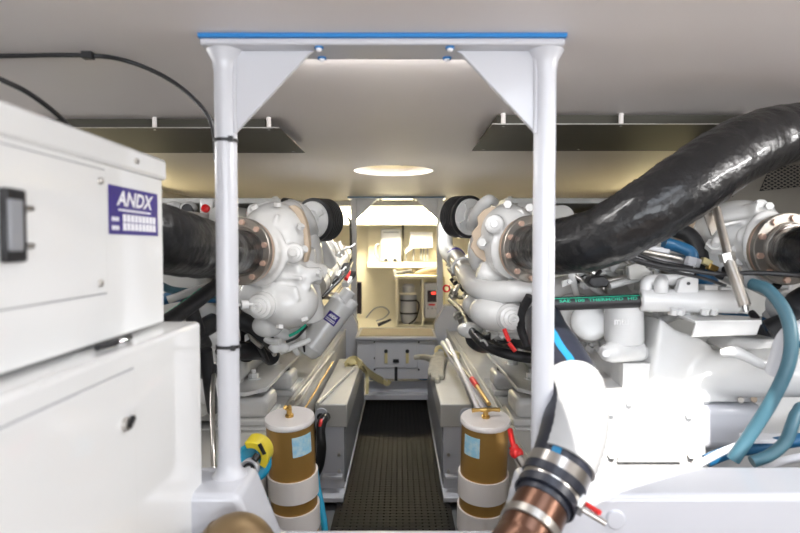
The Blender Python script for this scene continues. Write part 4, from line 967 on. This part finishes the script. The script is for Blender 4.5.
grill([(730, 186), (736, 186), (733, 197), (716, 200), (714, 196)])
# ================================================================== SUNLIT RAW-WATER HOSE WITH CLAMPS
rw = E('raw_water_hose', 'thick navy hose with white sleeve and blue stripe curving down at right foreground', 'hose', P(575, 500, 1.0))
hp = [P(543, 318, 1.44), P(548, 333, 1.36), P(559, 354, 1.25), P(570, 378, 1.17), P(575, 405, 1.09), P(571.5, 433, 1.02), P(563, 460, .975), P(552, 484, .95), P(541, 506, .92)]
rr_ = [.046, .049, .053, .056, .057, .056, .053, .048, .047]
MB().tube(hp, rr_, 36, 8, .0008).build('hose', 'navy', rw)
cc_ = crom(hp, 8); 
def rr_at(i): f = i / 8; k = min(int(f), 7); return rr_[k] + (rr_[k + 1] - rr_[k]) * (f - k)
# frame along the hose: t tangent, o = toward camera, w = sideways
def shell(i0, i1, a0, a1, t, rib=0, n=22):
    b = MB(); prev = None
    for i in range(i0, i1 + 1):
        c = cc_[i]; tg = (cc_[min(i + 1, len(cc_) - 1)] - cc_[i - 1]).normalized()
        o = (V((0, 0, CH)) - c); o = (o - tg * o.dot(tg)).normalized(); w = tg.cross(o); w = w if w.x > 0 else -w
        r = rr_at(i) + .0012; ring = []
        for rad in (r, r + t + (rib if i % 2 else 0)):
            ring.append([b.bm.verts.new(c + (o * math.cos(a0 + (a1 - a0) * k / n) + w * math.sin(a0 + (a1 - a0) * k / n)) * rad) for k in range(n + 1)])
        if prev:
            for k in range(n):
                b.bm.faces.new((prev[1][k], prev[1][k + 1], ring[1][k + 1], ring[1][k])); b.bm.faces.new((prev[0][k + 1], prev[0][k], ring[0][k], ring[0][k + 1]))
            b.bm.faces.new((prev[0][0], prev[1][0], ring[1][0], ring[0][0])); b.bm.faces.new((prev[1][n], prev[0][n], ring[0][n], ring[1][n]))
        else:
            for k in range(n): b.bm.faces.new((ring[1][k], ring[0][k], ring[0][k + 1], ring[1][k + 1]))
        prev = ring
    for k in range(n): b.bm.faces.new((prev[0][k], prev[1][k], prev[1][k + 1], prev[0][k + 1]))
    return b
lab(shell(26, 49, -.62, 2.6, .003, .002, 30).build('white_sleeve', 'sleeve', rw), 'ribbed white sleeve')
lab(shell(40, 52, -.45, -.15, .0008).build('blue_stripe', 'bstripe', rw), 'bright blue stripe')
shell(12, 26, .05, .32, .0008).build('blue_stripe', 'bstripe', rw)
def ringat(f, w, t, m, name, par, R=0):
    i = int(f); c = cc_[i] + (cc_[min(i + 1, len(cc_) - 1)] - cc_[i]) * (f - i) if i + 1 < len(cc_) else cc_[-1]
    tg = (cc_[min(i + 1, len(cc_) - 1)] - cc_[i - 1]).normalized()
    return c, tg, MB().strap(c, tg, rr_at(i) + .002 + R, w, t).build(name, m, par)
for k, f in enumerate((52.0, 57.8)):
    c, tg, cl = ringat(f, .024, .0022, 'steel', 'hose_clamp', rw)
    o = V((1, -.35, -.1)); o = (o - tg * o.dot(tg)).normalized(); w = tg.cross(o)
    q = c + o * .054
    if k: 
        MB().obox(q, o, tg, w, .014, .026, .03).build('clamp_housing', 'steel', cl, bevel=.002)
        MB().cyl(q + V((.0, -.008, -.004)), q + V((.035, -.02, -.022)), .005, seg=12).build('clamp_screw', 'steel', cl)
for f in (54.9, 60.6): ringat(f, .016, .003, 'navy', 'rubber_edge', rw, .001)
cp = E('copper_pipe', 'aged copper pipe below the clamps, bottom right foreground', 'pipe', P(530, 560, .9))
tg = (cc_[-1] - cc_[-4]).normalized(); c9 = cc_[-1]
pc = [c9 - tg * .03, c9, c9 + tg * .035, c9 + tg * .07, c9 + tg * .12, c9 + tg * .2 + V((0, 0, -.06)), V((c9.x - .05, .78, .3)), V((c9.x - .05, .78, -.02))]
MB().tube(pc, .0455, 36).build('pipe', 'copper', cp)
MB().strap(c9 + tg * .042, tg, .046, .014, .004).build('collar', 'dsteel', cp)
q = P(590, 507, .92)
tag(MB().cyl(P(583, 502, .93), P(600, 513, .90), .0045, seg=12).build('red_lead', 'red'), 'short red plastic rod beside the hose clamp screw', 'cable end')
# cap mark on bulkhead
q = P(615, 519, .986); tag(MB().lathe([(.018, 0), (.018, .003), (.015, .006), (0, .007)], q, (0, -1, 0), 28).build('round_plug', 'gel'), 'small round white plug on the front of right bulkhead', 'plug')

# ================================================================== LOOSE THINGS
bp_ = E('bilge_pump', 'blue and yellow electric pump between left post and gold strainer', 'pump', P(255, 490, 1.45))
Yp = 1.42
b = MB(); b.cyl(P(252, 463, Yp), P(252, 463, Yp + .10), .050, seg=36); b.build('housing', 'turq', bp_, bevel=.014, seg=4)
c = P(251, 458, Yp - .004); b = MB(); n = 16; pv = None
for k in range(n + 1):
    an = math.radians(-35 + 145 * k / n); rr0_, rr1_ = .027, .045
    q = [b.bm.verts.new(c + V((math.cos(an) * r_, y_, math.sin(an) * r_))) for r_, y_ in ((rr0_, -.008), (rr1_, -.008), (rr1_, .06), (rr0_, .06))]
    if pv: b.skin(pv, q)
    else: b.bm.faces.new(q)
    pv = q
b.bm.faces.new(pv[::-1]); b.build('yellow_cover', 'yellow', bp_, bevel=.003)
kn = MB().lathe([(.024, 0), (.024, .015), (.020, .019), (.017, .014), (0, .014)], P(251, 467, Yp - .005), (-.1, -1, .1), 28).build('knob', 'tube', bp_)
MB().lathe([(.015, .015), (.013, .022), (0, .022)], P(251, 467, Yp - .005), (-.1, -1, .1), 20).build('knob_centre', 'black', kn)
MB().cyl(P(254, 460, Yp - .02), P(258, 455, Yp - .01), .009, seg=14).build('switch', 'black', bp_)
b = MB(); q = P(262, 449, Yp - .014); b.obox(q, (-.5, 0, 1), (0, 1, 0), (1, 0, .5), .03, .004, .009); b.build('black_legend', 'black', bp_)
tag(MB().tube([P(214, 470, 1.35), P(213, 440, 1.4), P(212, 400, 1.5), P(214, 375, 1.6)], .007, 10).build('grey_pipe', 'steel'), 'thin grey pipe rising behind left near post', 'pipe')
tag(MB().cyl(P(245, 469, 1.12), P(249, 478, 1.12), .011, seg=16).build('white_fitting', 'tube'), 'white plastic stub at the foot of left near post', 'fitting')
# red cap lever behind the right strainer
rl = E('red_valve', 'red cable connector with steel lug behind the right gold strainer', 'connector', P(518, 460, 1.5))
MB().tube([P(510, 430, 1.6), P(512, 440, 1.57), P(514, 448, 1.55)], .008, 12).build('red_cable', 'red', rl)
b = MB(); b.ell(P(516.5, 453, 1.52), (.019, .019, .016)); b.cyl(P(513, 446, 1.53), P(517, 453, 1.52), .013); b.build('red_boot', 'red', rl)
MB().cyl(P(519, 457, 1.5), P(526, 469, 1.48), .011, seg=14).build('steel_lug', 'steel', rl)
# rods lying on the right trunking
tag(MB().tube([P(443, 343, 3.35), P(459, 370, 2.72), P(476, 398, 2.28), P(484, 411, 2.12)], .0155, 16).build('white_rod', 'tube'), 'white plastic pipe lying along the right box top', 'pipe')
bo = E('boat_hook', 'thin telescopic rod with red band beside the white pipe on right box', 'rod', P(465, 370, 2.5))
MB().cyl(P(449, 352, 3.0), P(474, 383, 2.42), .008, seg=12).build('upper_section', 'steel', bo)
MB().cyl(P(472, 379, 2.47), P(477, 386, 2.37), .012, seg=14).build('red_band', 'red', bo)
MB().cyl(P(477, 386, 2.37), P(489, 404, 2.1), .0085, seg=12).build('lower_section', 'brass', bo)
tag(MB().tube([P(447, 340, 3.0), P(462, 372, 2.5), P(471, 392, 2.25), P(478, 410, 2.1)], .010, 12).build('white_rod', 'pinkw'), 'slimmer pale rod between the white pipe and the engine bed', 'rod')
tag(MB().cyl(P(333, 362, 3.0), P(304, 410, 2.2), .0045, seg=10).build('brass_rod', 'brass'), 'thin brass rod lying along the left engine bed', 'rod')
tag(MB().cyl(PZ(354, 368, .457), PZ(317, 404, .457), .009, seg=12).build('pale_pipe', 'bedm'), 'pale pipe lying diagonally on left box top', 'pipe')
tag(MB().cyl(PZ(334, 352, .556), PZ(293, 402, .556), .009, seg=12).build('white_conduit', 'bedm'), 'white conduit beside thin brass rod on left bed', 'pipe')
# yellowed straps on the left box, at its far end
sx = E('webbing_strap', 'yellowed webbing strap draped over far end of the left walkway box', 'strap', P(355, 365, 3.7))
def ribbon(b, pts, w, t=.006, side=(0, 0, 1)):
    c = crom(pts, 8); pv = None
    for i, q in enumerate(c):
        tg = (c[min(i + 1, len(c) - 1)] - c[max(i - 1, 0)]).normalized(); sd = V(side); sd = (sd - tg * sd.dot(tg)).normalized(); nn_ = tg.cross(sd)
        ww = w[i * (len(w) - 1) // (len(c) - 1)] if isinstance(w, list) else w
        g_ = [b.bm.verts.new(q + sd * (ww / 2 * a_) + nn_ * (t / 2 * e_)) for a_, e_ in ((-1, -1), (1, -1), (1, 1), (-1, 1))]
        if pv: b.skin(pv, g_)
        else: b.bm.faces.new(g_)
        pv = g_
    b.bm.faces.new(pv[::-1]); return b
zb2 = .452
ribbon(MB(), [PZ(345, 366, zb2), PZ(350, 361, zb2 + .02), PZ(356, 360, zb2 + .03), PZ(361, 365, zb2 + .012), P(367, 371, 3.75), P(375, 377, 4.0), P(383, 381, 4.17)], .05).build('strap', 'ywht', sx)
ribbon(MB(), [PZ(361, 365, zb2 + .010), P(366, 372, 3.66), P(367.5, 384, 3.66), P(367, 394, 3.66)], .02, side=(1, 0, 0)).build('strap_tail', 'ywht', sx)
MB().ell(PZ(352, 362, zb2 + .015), (.035, .05, .02)).build('knot', 'ywht', sx)
ribbon(MB(), [P(383, 381, 4.17), P(387, 384, 4.18), P(390, 381, 4.18)], .03).build('strap_end', 'ywht', sx)
# gloves on the right box
gl = E('work_glove', 'grey cotton work glove hanging over far end of right walkway box', 'glove', P(433, 368, 3.7))
b = MB(); c = PZ(438, 360, .475); b.ell(c, (.055, .12, .026)); b.ell(PZ(440, 356, .49), (.045, .06, .03))
for px, py, qx, qy in ((433, 361, 430.5, 375), (436, 362, 433.5, 379), (439, 363, 437.5, 381), (442, 362, 442, 378)):
    b.tube([PZ(px, py, .475), PZ((px + qx) / 2 - .5, (py + qy) / 2, .472), PZ(qx, qy, .462)], [.020, .018, .015], 12, 5)
b.tube([PZ(434, 360, .48), P(424, 357, 3.72), P(414, 357.5, 3.75)], [.025, .02, .017], 12, 5)
b.build('glove_hand', 'glove', gl, remesh=.006, smooth=2)
gg = MB().torus(PZ(441, 352, .51), (.3, -.8, .5), .035, .013, 28, 8).build('cuff', 'ywht', gl)
# second bundle: straps near the rods
tag(MB().ell(P(452, 354, 3.3), (.05, .05, .02)).ell(P(455, 358, 3.25), (.03, .04, .016)).build('rag', 'ywht', remesh=.008), 'yellowed rag bunched beside the rods on the right box', 'rag')

# ================================================================== CAMERA, LIGHT
cam = bpy.data.cameras.new('camera'); co_ = bpy.data.objects.new('camera', cam); COL.objects.link(co_)
cam.sensor_width = 36; cam.lens = 36 * F / 800; cam.clip_start = .02
co_.location = (0, 0, CH); co_.rotation_euler = (math.pi / 2 - PT, 0, 0)
cam.dof.use_dof = True; cam.dof.focus_distance = 2.0; cam.dof.aperture_fstop = 3.2
S.camera = co_
w = bpy.data.worlds.new('sky'); S.world = w; w.use_nodes = True
wn = w.node_tree; bg = wn.nodes['Background']
tc = wn.nodes.new('ShaderNodeTexCoord'); sx_ = wn.nodes.new('ShaderNodeSeparateXYZ'); cr = wn.nodes.new('ShaderNodeValToRGB')
cr.color_ramp.elements[0].position = .0; cr.color_ramp.elements[0].color = (.91, .95, 1.0, 1)
cr.color_ramp.elements[1].position = .8; cr.color_ramp.elements[1].color = (.55, .61, .70, 1)
wn.links.new(tc.outputs['Generated'], sx_.inputs[0]); wn.links.new(sx_.outputs['Z'], cr.inputs['Fac']); wn.links.new(cr.outputs['Color'], bg.inputs['Color'])
bg.inputs['Strength'].default_value = 5.6
sn = bpy.data.lights.new('sun', 'SUN'); sn.energy = 6.5; sn.angle = .01; sn.color = (1, .96, .9)
so = bpy.data.objects.new('sun', sn); COL.objects.link(so)
sd = V((.04, 1, -1.1)); so.rotation_euler = sd.to_track_quat('-Z', 'Y').to_euler()
def area(name, loc, rot, sx_, sy_, e, col, portal=False):
    l = bpy.data.lights.new(name, 'AREA'); l.shape = 'RECTANGLE'; l.size = sx_; l.size_y = sy_; l.energy = e; l.color = col
    if portal: l.cycles.is_portal = True
    o = bpy.data.objects.new(name, l); COL.objects.link(o); o.location = loc; o.rotation_euler = rot; return o
area('strip_light_beam', P(398, 216, 5.27), (math.radians(50), 0, 0), .9, .06, 42, (1, .88, .60))
for s_ in (-1, 1):  # hull strips added for brightness; far warm pair matches the yellow ceiling glow
    for (y0_, y1_, z_, e_, c_, where) in (((1.05, 2.1) if s_ < 0 else (.15, 1.1)) + (1.50, 6 if s_ < 0 else 10, (1, .98, .96), 'above the cabinets, added for fill' if s_ < 0 else 'near the hatch, added for fill'), (2.7, 3.9, 1.43, 1.8, (1, .84, .45), 'behind the engine')):
        lp = E('added_strip_lamp', 'slim strip lamp on the %s hull side %s' % ('left' if s_ < 0 else 'right', where), 'lamp', (s_ * 1.63, (y0_ + y1_) / 2, z_))
        MB().box((min(s_ * 1.61, s_ * 1.65), y0_ - .02, z_ - .05), (max(s_ * 1.61, s_ * 1.65), y1_ + .02, z_ + .05)).build('housing', 'tube', lp, bevel=.004)
        area('added_lamp_beam', (s_ * 1.60, (y0_ + y1_) / 2, z_), (0, math.radians(45 if y0_ < 2 else 80) * s_, 0), .08, y1_ - y0_, e_ * (1.5 if s_ > 0 and y0_ < 2 else .9), c_)
fill_strip = MB().box((XC - .30, YA + .0425, CZ - .0185), (XC + .30, YA + .050, CZ - .004)).build('added_lamp_strip', 'tube', ar); fill_strip['label'] = 'slim lamp strip added for fill on the aft edge of the top plate'  # hidden strip added to brighten strainers, mounts and turbos
area('arch_fill_light', (XC, YA + .058, CZ - .010), (math.radians(28), 0, 0), .58, .010, 2.1, (1, .98, .96))
area('recess_fill_light', (hc.x, hc.y - .155, CZ + .035), (0, 0, 0), .24, .05, 6.5, (.96, .97, 1))  # added light tucked into the recess to brighten the walkway
area('recess_fill_light', (hc.x, hc.y - .16, CZ + .06), (math.radians(125), 0, 0), .2, .04, .6, (1, .90, .68))  # added light aimed up to brighten the recess liner
area('stern_opening', (0, -2.0, .78), (math.radians(90), 0, 0), 3.3, 1.6, 1, (1, 1, 1), True)
area('hatch_opening', ((HX0 + HX1) / 2, (HY0 + HY1) / 2, CZ + .05), (0, 0, 0), HX1 - HX0, HY1 - HY0, 1, (1, 1, 1), True)
S.view_settings.view_transform = 'Standard'; S.view_settings.look = 'None'; S.view_settings.exposure = .72; S.view_settings.gamma = 1
